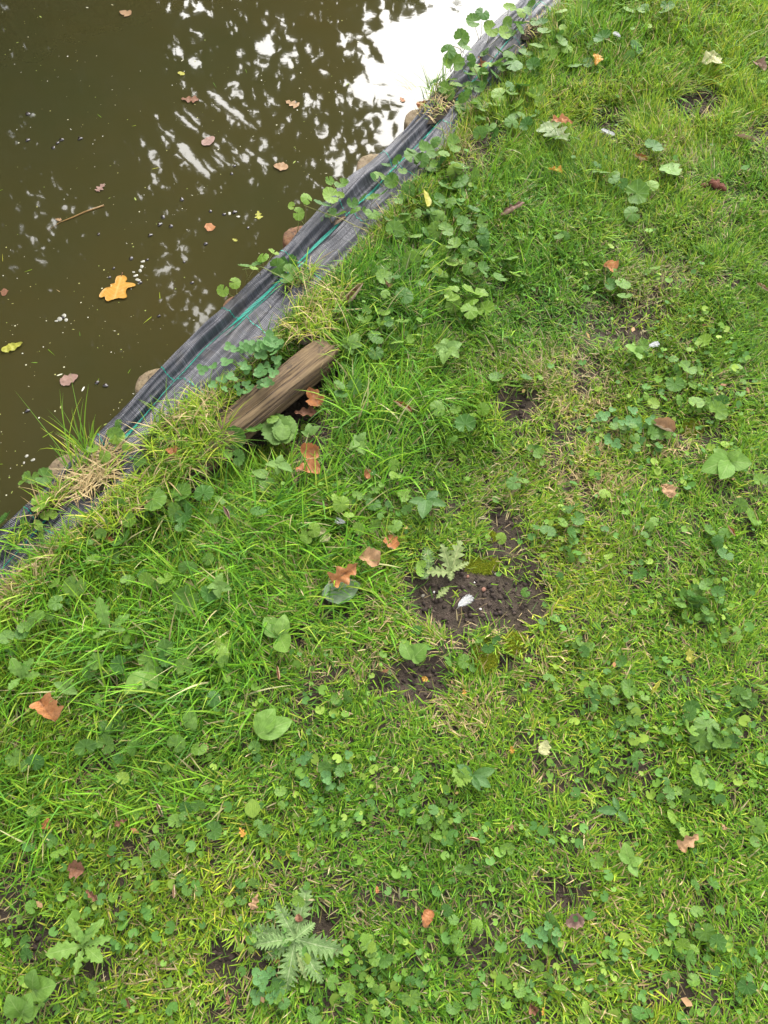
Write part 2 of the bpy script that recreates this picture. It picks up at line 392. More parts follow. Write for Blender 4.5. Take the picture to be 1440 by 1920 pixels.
# ------------------------------------------------------------------ trees over the pond, seen in the water
VC = Vector((0, 0, 2*WATER_Z-CAM_H))
def sph(az, el, d):
    az = np.radians(az); el = np.radians(el)
    return np.stack([np.sin(az)*np.cos(el)*d, np.cos(az)*np.cos(el)*d, VC.z+np.sin(el)*d], -1)
def crown_mesh(centres, rad, per, size, seed, name, parent):
    r = np.random.default_rng(seed)
    n = len(centres)*per
    c = np.repeat(centres, per, 0)
    d = r.normal(size=(n, 3)); d /= np.linalg.norm(d, axis=1)[:, None]
    p = c+d*(np.repeat(rad, per)*r.random(n)**.6)[:, None]*np.array([1, 1, .75])
    a = r.normal(size=(n, 3)); a[:, 2] *= .6; a /= np.linalg.norm(a, axis=1)[:, None]
    b = r.normal(size=(n, 3)); b -= (b*a).sum(1)[:, None]*a; b /= np.linalg.norm(b, axis=1)[:, None]
    L = size*(.6+.8*r.random(n))[:, None]; Wd = L*.34
    V = np.stack([p-a*L*.5, p-a*L*.1+b*Wd, p+a*L*.5, p-a*L*.1-b*Wd], 1).reshape(-1, 3)
    return mk(name, V, np.arange(n*4).reshape(-1, 4), None, M['tree_leaf'], parent)
def make_tree(label, base, top, centres, rad, per, size, seed):
    t = thing('broadleaf_tree', base, label, 'tree', 'trees on the far bank of the pond')
    b0 = Vector(base); tp = Vector(top)-b0
    mb = MB(); r = random.Random(seed)
    pts = [Vector((0, 0, -.3))]+[tp*(k/6)+Vector((r.uniform(-.1, .1), r.uniform(-.1, .1), 0)) for k in range(1, 7)]
    mb.add(*tube(pts, [.30, .26, .22, .18, .13, .08, .03], 10))
    tr = mb.build('trunk', M['bark'], t)
    lb = MB()
    cc = [Vector(c)-b0 for c in centres]
    for c in cc[::max(1, len(cc)//70)]:
        k = min(5, max(1, int(6*max(0.1, (c.z*.62))/tp.z)))
        a = pts[k]; m1 = (a+c)*.5+Vector((0, 0, -.15)); q = (m1+c)*.5+Vector((r.uniform(-.15, .15), 0, r.uniform(-.1, .2)))
        lb.add(*tube([a, m1, q, c], [.055, .03, .018, .006], 5))
    lo = lb.build('limb', M['bark'], t); lo['kind'] = 'stuff'
    cr = crown_mesh(np.array([tuple(c) for c in cc]), rad, per, size, seed, 'crown', t)
    return t
r = np.random.default_rng(5)
# big dense tree whose crown hangs over the water
C = []
n = 760
az = r.uniform(-68, -13.5, n); el = r.uniform(6, 74, n); dd = r.uniform(6.3, 9.5, n)
edge = -14.5+2.5*np.sin(el/5.0)+r.normal(0, 1.2, n)
hole = (np.hypot((az+14.5)/2.6, (el-36.5)/2.6) < 1) | (np.hypot((az+20)/1.6, (el-45.5)/2.) < 1) | (np.hypot((az+14)/1.4, (el-30)/1.2) < 1)
k = (az < edge) & ~hole
az3 = r.uniform(-66, -17.5, 420); el3 = r.uniform(18, 72, 420); far = ~(np.hypot((az3+20)/2.2, (el3-45.5)/2.6) < 1); C.append(sph(az3[far], el3[far], r.uniform(7.5, 9.8, far.sum()))); R3 = r.uniform(.4, .6, far.sum())
C.append(sph(az[k], el[k], dd[k])); RD = [R3, r.uniform(.38, .62, k.sum())]
make_tree('dense broadleaf tree whose dark crown overhangs the far side of the pond', W(-.2, -10.4, .75)[:], tuple(sph(-33, 42, 9.4)), np.concatenate(C), np.concatenate(RD), 95, .13, 3)
# lighter tree with loose sprays of leaves against the sky
n = 190
az = r.uniform(-15, 1.5, n); el = r.uniform(27, 47, n); dd = r.uniform(7.5, 9.5, n)
dens = np.exp(-((az+7)/6)**2)*.75+.3
lim = -.6-np.clip(el-37, 0, 20)*.55-np.clip(33-el, 0, 9)*.1
k = (r.random(n) < dens) & (az < lim+r.normal(0, .6, n))
az2 = r.uniform(-8, 4.0, 60); el2 = 29.0-np.clip(r.exponential(2.2, 60), 0, 9)-np.clip(az2, 0, 5)*.25
cen = np.concatenate([sph(az[k], el[k], dd[k]), sph(az2, el2, r.uniform(8.5, 9.8, 60))])
make_tree('loose airy tree with sprays of small leaves beside the dense tree', W(3.5, -10.6, .75)[:], tuple(sph(-9, 38, 10.2)), cen, np.concatenate([r.uniform(.22, .42, k.sum()), r.uniform(.25, .42, 60)]), 24, .15, 8)

# ================================================================== EDGING: fabric, threads, posts, timber
PT = [(-1.45, -.40), (-1.42, -.12), (-1.36, -.05), (-1.25, -.012), (-1.08, .010), (-.85, .019), (-.62, .018), (-.42, .010), (-.22, -.004), (-.08, -.011), (.02, -.007),
      (.10, .001), (.22, .006), (.4, .007), (.6, .004), (.8, -.001), (1.0, -.010), (1.15, -.022), (1.4, -.045)]
pt = np.array(PT); cols = np.linspace(0, len(PT)-1, 64)
pq = np.interp(cols, np.arange(len(PT)), pt[:, 0]); pz = np.interp(cols, np.arange(len(PT)), pt[:, 1])
def fab_t(s, q):
    w_ = np.interp(s, EDGE_S, EDGE_W); l_ = np.interp(s, LAND_S, LAND_T); m_ = np.interp(s, MID_S, MID_T)
    w_ = w_+.016*(fbm(s*5, s*0+3, 61, 2)-.5)
    return np.where(q < 0, m_+(-q)*(w_-m_), m_+q*(l_+.02*(vnoise(s*11, s*0, 62)-.4)-m_))
def fab_z(s, q, z0):
    fold = (fbm(s*5+q*1.2, q*8, 71, 3)-.5)*.021*np.clip(1.3-abs(q)*.4, 0, 1)+(fbm(s*9+q*2, q*17, 75, 2)-.5)*.010
    sag = -.008*np.exp(-((s-.74)/.16)**2)*np.clip(q, 0, 1)
    return z0+fold+sag+.008*(vnoise(s*3, s*0, 73)-.5)
fs = np.concatenate([np.arange(-3.0, -.62, .012), np.arange(-.62, 2.1, .005), np.arange(2.1, 4.6, .012)])
SS, QQ = np.meshgrid(fs, pq, indexing='ij'); ZZ0 = np.broadcast_to(pz, SS.shape)
TT = fab_t(SS, QQ); ZZ = fab_z(SS, QQ, ZZ0)
fx = Q0.x+E1.x*SS+N1.x*TT; fy = Q0.y+E1.y*SS+N1.y*TT
fabric = thing('landscape_fabric', W(0, 0, 0), 'long strip of black woven ground fabric wrapped over the pond edging', 'fabric')
off = np.array(W(0, 0, 0))
cross = np.concatenate([[0], np.cumsum(np.hypot(np.diff(pq)*.07, np.diff(pz)))])
o = mk('woven_sheet', np.stack([fx, fy, ZZ], -1).reshape(-1, 3)-off, grid_faces(len(fs), len(pq))[:, ::-1], None, M['fabric'], fabric, True,
       uv=np.stack([SS, np.broadcast_to(cross, SS.shape)], -1).reshape(-1, 2))
def fab_point(s, q, lift=.0012):
    z0 = np.interp(q, pt[:, 0], pt[:, 1]); s = np.float64(s); q = np.float64(q)
    p = W(float(s), float(fab_t(s, q)), float(fab_z(s, q, z0))+lift); return p-Vector(off)
mb = MB(); s = -1.6                                     # running green marker thread, plaited stitch by stitch
while s < 2.8:
    wq = .055 if s < 1.0 else .04
    a, b_, c, d = fab_point(s, -wq, .0018), fab_point(s+.0032, -wq*.9, .0018), fab_point(s+.0062, wq, .0018), fab_point(s+.0028, wq, .0018)
    m_ = (a+b_+c+d)/4+Vector((0, 0, .0012))
    mb.add([a, b_, c, d, m_], (), [(0, 1, 4), (1, 2, 4), (2, 3, 4), (3, 0, 4)]); s += .0048
mb.build('marker_thread', M['green_thread'], fabric, True)
mb = MB(); s = -1.6
while s < 2.8:                                          # finer second thread beside it
    if vnoise(s*7, 0., 5) > .40:
        a, b_, c, d = fab_point(s, .13), fab_point(s+.003, .13), fab_point(s+.004, .16), fab_point(s+.001, .16)
        mb.add([a, b_, c, d], [(0, 1, 2, 3)])
    s += .0046
mb.build('fine_thread', M['green_thread'], fabric, False)['kind'] = 'stuff'
for k in range(-9, 16):
    sc = .15+.2125*k; mb = MB(); q = -1.3
    while q < 1.05:
        a, b_, c, d = [fab_point(sc+e+.006*math.sin(q*3+k), qq) for e, qq in ((0, q), (.0022, q), (.0022, q+.045), (0, q+.045))]
        mb.add([a, b_, c, d], [(0, 1, 2, 3)]); q += .062
    mb.build('cross_thread', M['green_thread'], fabric, False)

def make_post(s, t, rad, z, m, label, seed):
    p = W(s, t, z); r_ = random.Random(seed)
    th = thing('wooden_post', p, label, 'post', 'wooden posts along the pond side of the fabric')
    k = 28; V = []; rr = [1+.06*math.sin(i*2*pi/k*2+seed)+r_.uniform(-.02, .02) for i in range(k)]
    for h, f in ((-.75, 1.0), (-.012, 1.0), (-.003, .97), (0, .90), (.001, .6), (-.001, .3)):
        for i in range(k):
            a = 2*pi*i/k; V.append((cos(a)*rad*rr[i]*f, sin(a)*rad*rr[i]*f, h+(r_.uniform(-.0016, .0016) if h > -.005 else 0)))
    Fq = [(j*k+i, j*k+(i+1) % k, (j+1)*k+(i+1) % k, (j+1)*k+i) for j in range(5) for i in range(k)]
    V.append((0, 0, 0)); T = [(5*k+i, 5*k+(i+1) % k, 6*k) for i in range(k)]
    mk('shaft', V, Fq, T, M[m], th, True)
    return th
PL = [(-.155, -.040, .052, 'post', 'pale sawn post top beside the straw clump at the lower end of the fabric'),
      (.125, -.043, .049, 'post', 'half hidden rounded post top behind the smooth black roll, above the trefoil patch'),
      (.404, -.036, .040, 'post_rot', 'orange tinged post end barely showing behind the fabric crease'),
      (.664, -.052, .048, 'post_rot', 'rotten crumbling post end under the overhanging ivy sprig'),
      (.985, -.052, .054, 'post', 'weathered grey brown post top against the white water reflection'),
      (1.215, -.060, .048, 'post', 'yellowish post top beside the brown leaf and dry tuft')]
for i, a in enumerate(PL): make_post(a[0], a[1], a[2], -.017, a[3], a[4], i)

# timber lying behind the fabric
ld = (LOG_A-LOG_B); LL = ld.length; ang = math.atan2(ld.y, ld.x)
log = thing('timber_beam', (LOG_A+LOG_B)/2+Vector((0, 0, -.019)), 'weathered grey brown round edged timber lying bare behind the black fabric', 'timber', rz=ang)
n, k = 110, 84; V = []
for i in range(n):
    x = -LL/2+LL*i/(n-1)
    for j in range(k):
        a = 2*pi*j/k
        ca, sa = cos(a), sin(a)
        sq = 1/(abs(ca)**3.2+abs(sa)**3.2)**(1/3.2)
        rr = .034*sq*(1+.05*(float(vnoise(x*6, a*2, 31))-.5)) - .006*max(0, float(vnoise(x*3.2, a*9, 33))-.52)*4 + .004*(float(fbm(np.float64(x*14), np.float64(a*3), 35, 2))-.5)
        for a0, w0, d0 in ((1.15, .05, .010), (1.75, .035, .008), (.62, .04, .007), (2.3, .05, .006), (.25, .03, .005)):
            ac = a0+.22*(float(vnoise(x*7, a0*9, 37))-.5); rr -= d0*math.exp(-((a-ac)/w0)**2)*max(0, float(vnoise(x*4.5+a0*11, a0, 38))-.25)*1.6
        e = 1-.10*(sstep(LL/2-.02, LL/2, abs(x)))
        xx = x+(.018*(float(vnoise(a*2.2, 3.3, 39))-.5)+.010*(float(vnoise(a*9, 1.3, 40))-.5))*sstep(LL/2-.03, LL/2, abs(x))
        V.append((xx, ca*rr*1.12*e, sa*rr*.95*e))
Fq = [(i*k+j, i*k+(j+1) % k, (i+1)*k+(j+1) % k, (i+1)*k+j) for i in range(n-1) for j in range(k)]
V += [(-LL/2, 0, 0), (LL/2, 0, 0)]; T = [(n*k, (j+1) % k, j) for j in range(k)]+[(n*k+1, (n-1)*k+j, (n-1)*k+(j+1) % k) for j in range(k)]
log.rotation_euler = (0, -.055, ang)
mk('beam', V, [f[::-1] for f in Fq], [t[::-1] for t in T], M['wood'], log, True)
bpy.context.view_layer.update()
# ================================================================== GRASS
def blade_arrays(p, az, L, Wd, lean, curve, col, K=3, tip=.12):
    n = len(p); V = np.zeros((n, K+1, 2, 3)); c = p.copy()
    side = np.stack([-np.sin(az), np.cos(az), np.zeros(n)], -1)
    dirh = np.stack([np.cos(az), np.sin(az), np.zeros(n)], -1)
    for i in range(K+1):
        t = i/K
        wv = (Wd*(1-t**1.6)+Wd*tip*t)*(.75+.25*min(1, t*3))
        V[:, i, 0] = c-side*wv[:, None]*.5; V[:, i, 1] = c+side*wv[:, None]*.5
        th = lean+curve*(i+.5)/K
        c = c+(dirh*np.sin(th)[:, None]+np.array([0, 0, 1])*np.cos(th)[:, None])*(L/K)[:, None]
    base = np.arange(n)[:, None]*(2*(K+1))+np.arange(K)[None, :]*2
    F = np.stack([base, base+1, base+3, base+2], -1).reshape(-1, 4)
    cc = np.repeat(col[:, None, :], 2*(K+1), 1).reshape(-1, 3)
    return V.reshape(-1, 3), F, cc
GREEN = np.array([(.118, .245, .016), (.172, .310, .020), (.056, .140, .014), (.228, .330, .026), (.32, .365, .048), (.118, .245, .032)])
TAN = np.array([(.42, .31, .15), (.33, .24, .11), (.50, .39, .20), (.25, .20, .08)])
def pick_cols(n, dry, bright, r):
    g_ = GREEN[r.choice(6, n, p=[.30, .24, .19, .12, .05, .10])]
    t_ = TAN[r.choice(4, n)]
    isdry = r.random(n) < dry
    c = np.where(isdry[:, None], t_, g_)*(.8+.4*r.random(n))[:, None]
    yl = np.clip(bright, 0, 1)[:, None]
    c = np.where(isdry[:, None], c, c*(1-yl)+c*np.array([1.55, 1.15, 1.1])*yl)
    return c
def sample(n, r):
    x = r.uniform(-1.85, 2.15, n); y = r.uniform(-.55, 3.3, n)
    s, t = st(x, y); u, v = proj(x, y, 0)
    inside = (u > -160) & (u < 1600) & (v > -60) & (v < 2000)
    k = (t > np.interp(s, LAND_S, LAND_T)+.0) & (inside | (r.random(n) < .5))
    return x[k], y[k], s[k], t[k], u[k], v[k]
def on_log(x, y, grow=0.0):
    d = np.array([cos(ang), sin(ang)]); c = np.array(log.location[:2])
    a = (x-c[0])*d[0]+(y-c[1])*d[1]; b = -(x-c[0])*d[1]+(y-c[1])*d[0]
    return (abs(a) < LL/2+grow) & (abs(b) < .044+grow)
allV, allF, allC = [], [], []; vb = 0
def push(V, F, c):
    global vb
    allV.append(V); allF.append(F+vb); allC.append(c); vb += len(V)
def flush(name, label, cat=None, kind='stuff'):
    global vb
    o = mk(name, np.concatenate(allV), np.concatenate(allF), None, M['grass'], smooth=True, col=np.concatenate(allC))
    allV.clear(); allF.clear(); allC.clear(); vb = 0
    return tag(o, label, cat, None, kind)
def area_n(density): return int(4.0*3.85*1e4*density)
def hbase(x, y):
    z = ground_z(x, y); return z
# thatch: dead short blades lying at the base
r = np.random.default_rng(21)
x, y, s, t, u, v = sample(area_n(1.2), r)
bare = blobs(u, v, BARE); k = (r.random(len(x)) > bare*.86) & ~on_log(x, y)
x, y, u, v, t = x[k], y[k], u[k], v[k], t[k]; n = len(x)
p = np.stack([x, y, hbase(x, y)+.002+.008*r.random(n)], -1)
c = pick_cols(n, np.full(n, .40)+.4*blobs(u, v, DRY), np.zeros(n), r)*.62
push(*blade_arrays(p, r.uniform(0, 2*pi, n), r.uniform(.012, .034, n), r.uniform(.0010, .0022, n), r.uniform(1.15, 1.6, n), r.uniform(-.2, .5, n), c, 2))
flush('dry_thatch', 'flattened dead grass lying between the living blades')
# mown lawn
r = np.random.default_rng(22)
x, y, s, t, u, v = sample(area_n(6.4), r)
bare = blobs(u, v, BARE); dry = blobs(u, v, DRY); lush = blobs(u, v, LUSH)
clump = fbm(x*22, y*22, 81, 2)
k = (r.random(len(x)) > bare*.97) & ~on_log(x, y, .004) & (r.random(len(x)) < np.clip((clump-.22)*3.6, .16, 1)) & (r.random(len(x)) > lush*.35)
x, y, u, v, t, dry, lush, clump, bare = [a[k] for a in (x, y, u, v, t, dry, lush, clump, bare)]; n = len(x)
p = np.stack([x, y, hbase(x, y)-.002], -1)
up_ = sstep(900, 100, v)                                   # longer, looser turf up the bank
L = (.020+.020*r.random(n)+.012*up_)*(1+.9*lush)*(1-.3*bare)
hue = np.clip((fbm(x*3.1, y*3.1, 83, 3)-.45)*3, 0, 1)*.75
c = pick_cols(n, .045+.42*dry+.06*(fbm(x*5, y*5, 85, 2) > .58), hue+.15*dry, r)
dark = np.clip(fbm(x*2.3+9, y*2.3, 87, 2)-.42, 0, .4)[:, None]
c = c*(1-dark*np.array([1.0, .6, .4]))
grain = fbm(x*4, y*4, 89, 2)*2*pi*2
azm = np.where(r.random(n) < .45, grain+r.normal(0, .6, n), r.uniform(0, 2*pi, n))
wd_ = r.uniform(.0015, .0035, n)*(1+.15*up_); le_ = r.uniform(.25, 1.25, n); cu_ = r.uniform(.0, .9, n)
near = (u > -160) & (u < 1600) & (v > -60) & (v < 2000)
push(*blade_arrays(p[near], azm[near], L[near], wd_[near], le_[near], cu_[near], c[near], 3, .25))
push(*blade_arrays(p[~near], azm[~near], L[~near]*1.15, wd_[~near]*1.6, le_[~near], cu_[~near], c[~near], 2, .25))
flush('lawn_grass', 'short mown green lawn grass with yellowed blades')
# long grass near the bank
r = np.random.default_rng(23)
x, y, s, t, u, v = sample(area_n(1.9), r)
lush = blobs(u, v, LUSH); bare = blobs(u, v, BARE)
tuf = fbm(x*14, y*14, 91, 2)
k = (r.random(len(x)) < lush*np.clip((tuf-.25)*3, .08, 1)) & (r.random(len(x)) > bare*.8) & ~on_log(x, y, .01)
x, y, u, v, t, lush = [a[k] for a in (x, y, u, v, t, lush)]; n = len(x)
p = np.stack([x, y, hbase(x, y)-.003], -1)
L = (.045+.095*r.random(n)**1.5)*(.55+.5*lush)
flow = fbm(x*3+3, y*3, 93, 2)*2*pi*1.5
azm = np.where(r.random(n) < .6, flow+r.normal(0, .7, n), r.uniform(0, 2*pi, n))
c = pick_cols(n, np.full(n, .06), np.full(n, .15)*r.random(n), r)*np.array([.80, .98, .9])
push(*blade_arrays(p, azm, L, r.uniform(.0022, .0050, n), r.uniform(.1, .9, n), r.uniform(.4, 1.5, n), c, 5, .08))
flush('long_grass', 'long lush green grass arching along the bank')
# fringe on the seam between turf and fabric / timber
r = np.random.default_rng(24)
n = 10300
s = r.uniform(-1.3, 2.6, n); tl = np.interp(s, LAND_S, LAND_T)
t = tl+r.normal(.02, .016, n)
gap = fbm(s*7, s*0+2, 95, 2)-.25*np.exp(-((s+.24)/.12)**2)
k = (r.random(n) < np.clip((gap-.30)*3.2, .12, 1)) & (t > tl-.022)
s, t = s[k], t[k]; n = len(s)
x = Q0.x+E1.x*s+N1.x*t; y = Q0.y+E1.y*s+N1.y*t
k = ~on_log(x, y, -.012); x, y, s, t = x[k], y[k], s[k], t[k]; n = len(x)
p = np.stack([x, y, np.maximum(hbase(x, y), -.006)], -1)
c = pick_cols(n, np.full(n, .30), np.full(n, .5), r)
push(*blade_arrays(p, r.uniform(0, 2*pi, n), .02+.045*r.random(n), r.uniform(.0014, .003, n), r.uniform(.1, 1.2, n), r.uniform(.1, 1.2, n), c, 4, .1))
flush('bank_fringe_grass', 'thin fringe of grass growing out along the fabric seam')

def grass_tuft(u, v, ru, nb, Lr, dry, label, lean=(.15, 1.35), z=.02, az0=None, spread=pi, bright=.3, seed=0, curve=(.2, 1.4), wd=(.0016, .0036), mound=True):
    r = np.random.default_rng(100+seed)
    cpt = P(u, v, z); rad = px(u, v, ru)
    th = thing('grass_tuft', cpt, label, 'grass tuft', 'grass tufts rooted on the pond edging')
    a = r.uniform(0, 2*pi, nb); d = rad*np.sqrt(r.random(nb))
    # stretched along the edging
    e = np.stack([np.cos(a)*d*1.5, np.sin(a)*d*.7], -1)
    p = np.stack([E1.x*e[:, 0]+N1.x*e[:, 1], E1.y*e[:, 0]+N1.y*e[:, 1], -.002-.05*(d/rad)*rad*.4+r.uniform(0, .006, nb)], -1)
    az = r.uniform(0, 2*pi, nb) if az0 is None else az0+r.uniform(-spread, spread, nb)
    c = pick_cols(nb, np.full(nb, dry), np.full(nb, bright), r)
    V, F, cc = blade_arrays(p, az, Lr[0]*.7+(Lr[1]*1.25-Lr[0]*.7)*r.random(nb)**1.9, r.uniform(*wd, nb), r.uniform(*lean, nb), r.uniform(*curve, nb)*r.choice([1, 1, 1, 1.5], nb), c, 5, .06)
    mk('grass_blade', V, F, None, M['grass'], th, True, col=cc)['kind'] = 'stuff'
    if mound:                                               # root mat of soil and dead stems
        n, m = 18, 7; V = []
        for j in range(m):
            for i in range(n):
                q = 2*pi*i/n; f = j/(m-1); rr = rad*f*(1+.25*(float(vnoise(i*.9, seed*3.1, 7))-.5))
                ee = (cos(q)*rr*1.45, sin(q)*rr*.75)
                V.append((E1.x*ee[0]+N1.x*ee[1], E1.y*ee[0]+N1.y*ee[1], .010*(1-f**2)-.014+.004*float(vnoise(i*1.7, j*1.9, seed))))
        Fq = [(j*n+i, j*n+(i+1) % n, (j+1)*n+(i+1) % n, (j+1)*n+i) for j in range(m-1) for i in range(n)]
        mk('root_mat', V, [f[::-1] for f in Fq], None, M['soil'], th, True)
    return th
grass_tuft(606, 582, 54, 640, (.02, .072), .30, 'big straw coloured grass tuft on top of the bare timber end', seed=1, bright=.6)
grass_tuft(565, 520, 26, 180, (.02, .06), .30, 'thin grass tuft sprouting from the creased fabric above the big straw tuft', seed=2, bright=.4, z=.005)
grass_tuft(325, 800, 52, 400, (.02, .068), .20, 'bushy green and straw grass tuft beside the lower end of the timber', seed=3, bright=.5)
grass_tuft(385, 768, 34, 300, (.02, .06), .40, 'short yellowed grass tuft on the upper edge of the timber', seed=4, bright=.5)
grass_tuft(652, 652, 30, 200, (.04, .10), .06, 'dark green grass leaning over the upper end of the timber', seed=16, z=-.005, mound=False, bright=.1)
grass_tuft(392, 838, 34, 300, (.04, .10), .10, 'tall green grass tuft in front of the buried end of the timber', seed=14, z=-.01, mound=False)
grass_tuft(345, 862, 40, 420, (.03, .085), .18, 'leafy green tuft covering the lower end of the timber', seed=15, z=.0)
grass_tuft(180, 882, 44, 420, (.025, .06), .88, 'flattened pile of dry straw across the fabric near its lower end', lean=(1.0, 1.55), curve=(0, .3), seed=5, z=.016)
grass_tuft(150, 862, 24, 46, (.07, .14), .05, 'tall thin green grass tuft arching out over the water', az0=2.0, spread=1.0, lean=(.15, .8), curve=(.3, 1.3), seed=6, mound=False, bright=.2, wd=(.0018, .003))
grass_tuft(232, 945, 50, 560, (.02, .05), .22, 'dense yellow green tuft beside the straw pile', seed=7, bright=.7)
grass_tuft(150, 1000, 34, 220, (.02, .055), .2, 'grass tuft across the lowest stretch of fabric', seed=8, bright=.5)
grass_tuft(98, 938, 24, 160, (.02, .06), .35, 'wispy half dry tuft over the pond edge below the straw pile', seed=17)
grass_tuft(40, 1005, 20, 90, (.02, .06), .1, 'few green blades rooted on the lowest fabric end', seed=18, mound=False)
grass_tuft(60, 1085, 40, 300, (.02, .05), .55, 'half dead grass tuft at the lowest end of the fabric', seed=9)
grass_tuft(818, 196, 34, 150, (.02, .05), .75, 'reddish dry grass tuft lying across the fabric beside a post top', lean=(.8, 1.5), seed=10, curve=(0, .5))
grass_tuft(815, 172, 22, 70, (.04, .09), .05, 'upright green grass tuft on the pond edge beside the white reflection', lean=(.05, .7), seed=11, mound=False, z=.01)
grass_tuft(772, 172, 10, 14, (.06, .11), .9, 'few dead wiry stems reaching over the white reflection', az0=2.6, spread=.9, lean=(.7, 1.2), curve=(.2, 1.4), seed=12, mound=False, wd=(.0008, .0014))
grass_tuft(1000, 50, 22, 60, (.02, .04), .8, 'little dry tuft on the upper end of the fabric', seed=13)

# ================================================================== LEAF SHAPES
def strip_leaf(name, m, prof, n=26, cols=7, bend=0., cross=0., fold=0., wave=0., crumple=0., shear=0., asym=0., seed=0, twist=0.):
    """unit leaf, base at the origin, pointing to +Y, half width prof(v) in leaf lengths"""
    r = random.Random(seed); V = []; uv = []
    y = z = 0.; th = 0.
    for i in range(n):
        v = i/(n-1); hw = max(prof(v), .0015)
        if i: th = bend*(v-.25); y += cos(th)/(n-1); z += sin(th)/(n-1)
        for j in range(cols):
            q = -1+2*j/(cols-1)
            hw_ = hw*(1+asym*q)
            a = q*cross
            if abs(cross) > 1e-3: xx = hw_*math.sin(a)/cross*1.0; zz = hw_*(1-cos(a))/cross
            else: xx = hw_*q; zz = 0
            zz += fold*abs(xx)
            zz += wave*math.sin(v*19+q*2+seed)*abs(q)+crumple*(float(vnoise(v*6+seed*3.7, q*2.2+seed, 51))-.5)+crumple*.5*(float(vnoise(v*15+seed, q*5, 52))-.5)
            tw = twist*v; xx, zz = xx*cos(tw)-zz*math.sin(tw), xx*math.sin(tw)+zz*cos(tw)
            V.append((xx, y+shear*abs(q)*hw, z+zz)); uv.append(((q+1)/2, v))
    return mk(name, V, grid_faces(n, cols), None, m, None, True, uv=uv, link=False)
ovate = lambda w, p=.85: (lambda v: w*math.sin(pi*min(1, v)**p)**.8 if 0 < v < 1 else 0)
def oakp(w, lobes=4, d=.34, ph=0.):
    def f(v):
        b = w*(math.sin(pi*v**.62)**.7 if 0 < v < 1 else 0)
        return b*(1-d+d*cos(2*pi*lobes*v+ph)) if v > .07 else .012
    return f
def serr(w, teeth=9, d=.16):
    return lambda v: (w*math.sin(pi*v**.62)**.85*(1-d+d*2*abs(((v*teeth) % 1)-.3)) if 0.02 < v < 1 else (.01 if v < .5 else 0))
def lobes(w, k=6, d=.72, peak=1.25):
    def f(v):
        b = w*(math.sin(pi*v**peak)**.75 if 0 < v < 1 else 0); ph = (v*k) % 1
        tri = ph/.62 if ph < .62 else (1-ph)/.38
        return max(.035*(1-v)+.008, b*(1-d+d*tri))
    return f
ragged = lambda w, seed: (lambda v: w*(math.sin(pi*v**.8)**.6 if 0 < v < 1 else 0)*(.5+1.0*float(fbm(np.float64(v*6+seed*9.1), np.float64(seed*1.3), 54, 3))))
def fan_leaf(name, m, scal=13, notch=.75, depth=.06, cup=.18, seed=0, n=44, rings=4, kidney=.12, lob=0.):
    """round scalloped leaf, stalk joins at the origin"""
    r = random.Random(seed); V = [(0, 0, 0)]; uv = [(.5, 0)]
    for k in range(1, rings+1):
        f = k/rings
        for i in range(n+1):
            a = -pi+2*pi*i/n; gap = .34*notch
            a2 = a*(1-gap/pi)
            rad = .5*(1+kidney*abs(math.sin(a2))-.10*math.cos(a2)*0)
            rad *= 1-notch*.22*math.exp(-((pi-abs(a2))/.6)**2)
            rad *= 1+lob*cos(5*a2)
            e = 1-depth*(1-abs(cos(scal*a2/2)))**1.0*1.6*(f**3)
            rr = rad*f*e
            z = cup*rr*rr*1.6-cup*.12*f+.028*f*abs(math.sin(3.5*a2))+.02*math.sin(2*a2+seed)*f*f+.03*f*(float(vnoise(i*.5+seed*7, k*.8, 57))-.5)
            V.append((math.sin(a2)*rr, math.cos(a2)*rr, z)); uv.append((.5+a2/(2*pi), f))
    T = [(0, 1+i, 2+i) for i in range(n)]; Q = []
    for k in range(rings-1):
        b = 1+k*(n+1); Q += [(b+i, b+i+1, b+n+2+i, b+n+1+i) for i in range(n)]
    return mk(name, V, [q[::-1] for q in Q], [t for t in T], m, None, True, uv=uv, link=False)
IVY = [fan_leaf('ivy_leaf', M['ivy'], 11+(i % 3), .7+.1*(i % 3), .055+.012*(i % 2), [.1, .3, -.25, .2, -.1, .35][i], i, lob=[0, .03, 0, .05, 0, .02][i]) for i in range(6)]
IVYP = [fan_leaf('ivy_leaf_pale', M['ivy_pale'], 11, .7, .05, [.25, -.3][i], 20+i) for i in range(2)]
for me in IVY+IVYP:
    if me.polygons[0].normal.z < 0: me.flip_normals()

# ------------------------------------------------------------------ landmarks by which plants are told apart
LM = {'white feather': (870, 1135), 'big grey thistle rosette': (553, 1765), 'small pale thistle': (845, 1060), 'folded orange leaf': (645, 1085),
      'bare timber': (520, 690), 'nettle by the timber': (522, 790), 'moss cushion': (1300, 800), 'pale green oak leaf': (1040, 250), 'rusty clod': (1338, 362),
      'rolled pinkish leaf': (960, 397), 'flat tan leaf': (1252, 922), 'low bare patch': (1050, 1685),
      'round yellowing leaf': (1292, 1230), 'straw pile': (180, 882), 'folded corner leaf': (98, 1332), 'corner dandelion': (155, 1775),
      'small soil patch': (424, 1792), 'upright yellow oval leaf': (797, 370), 'creased fabric bulge': (660, 440), 'post top leaf': (795, 204),
      'orange leaf on the fabric': (900, 120), 'bright orange leaf': (1118, 115), 'cream leaf': (1335, 118), 'lone oval leaf': (474, 1515),
      'thin tan leaf': (1168, 1600), 'small orange curl': (1370, 995), 'big pale plantain leaf': (500, 1352), 'bright lobed weed': (868, 1455), 'big straw tuft': (600, 560),
      'crumpled tan leaf': (730, 525), 'aslant tan leaf': (1288, 1578), 'dry blond grass patch': (1060, 725)}
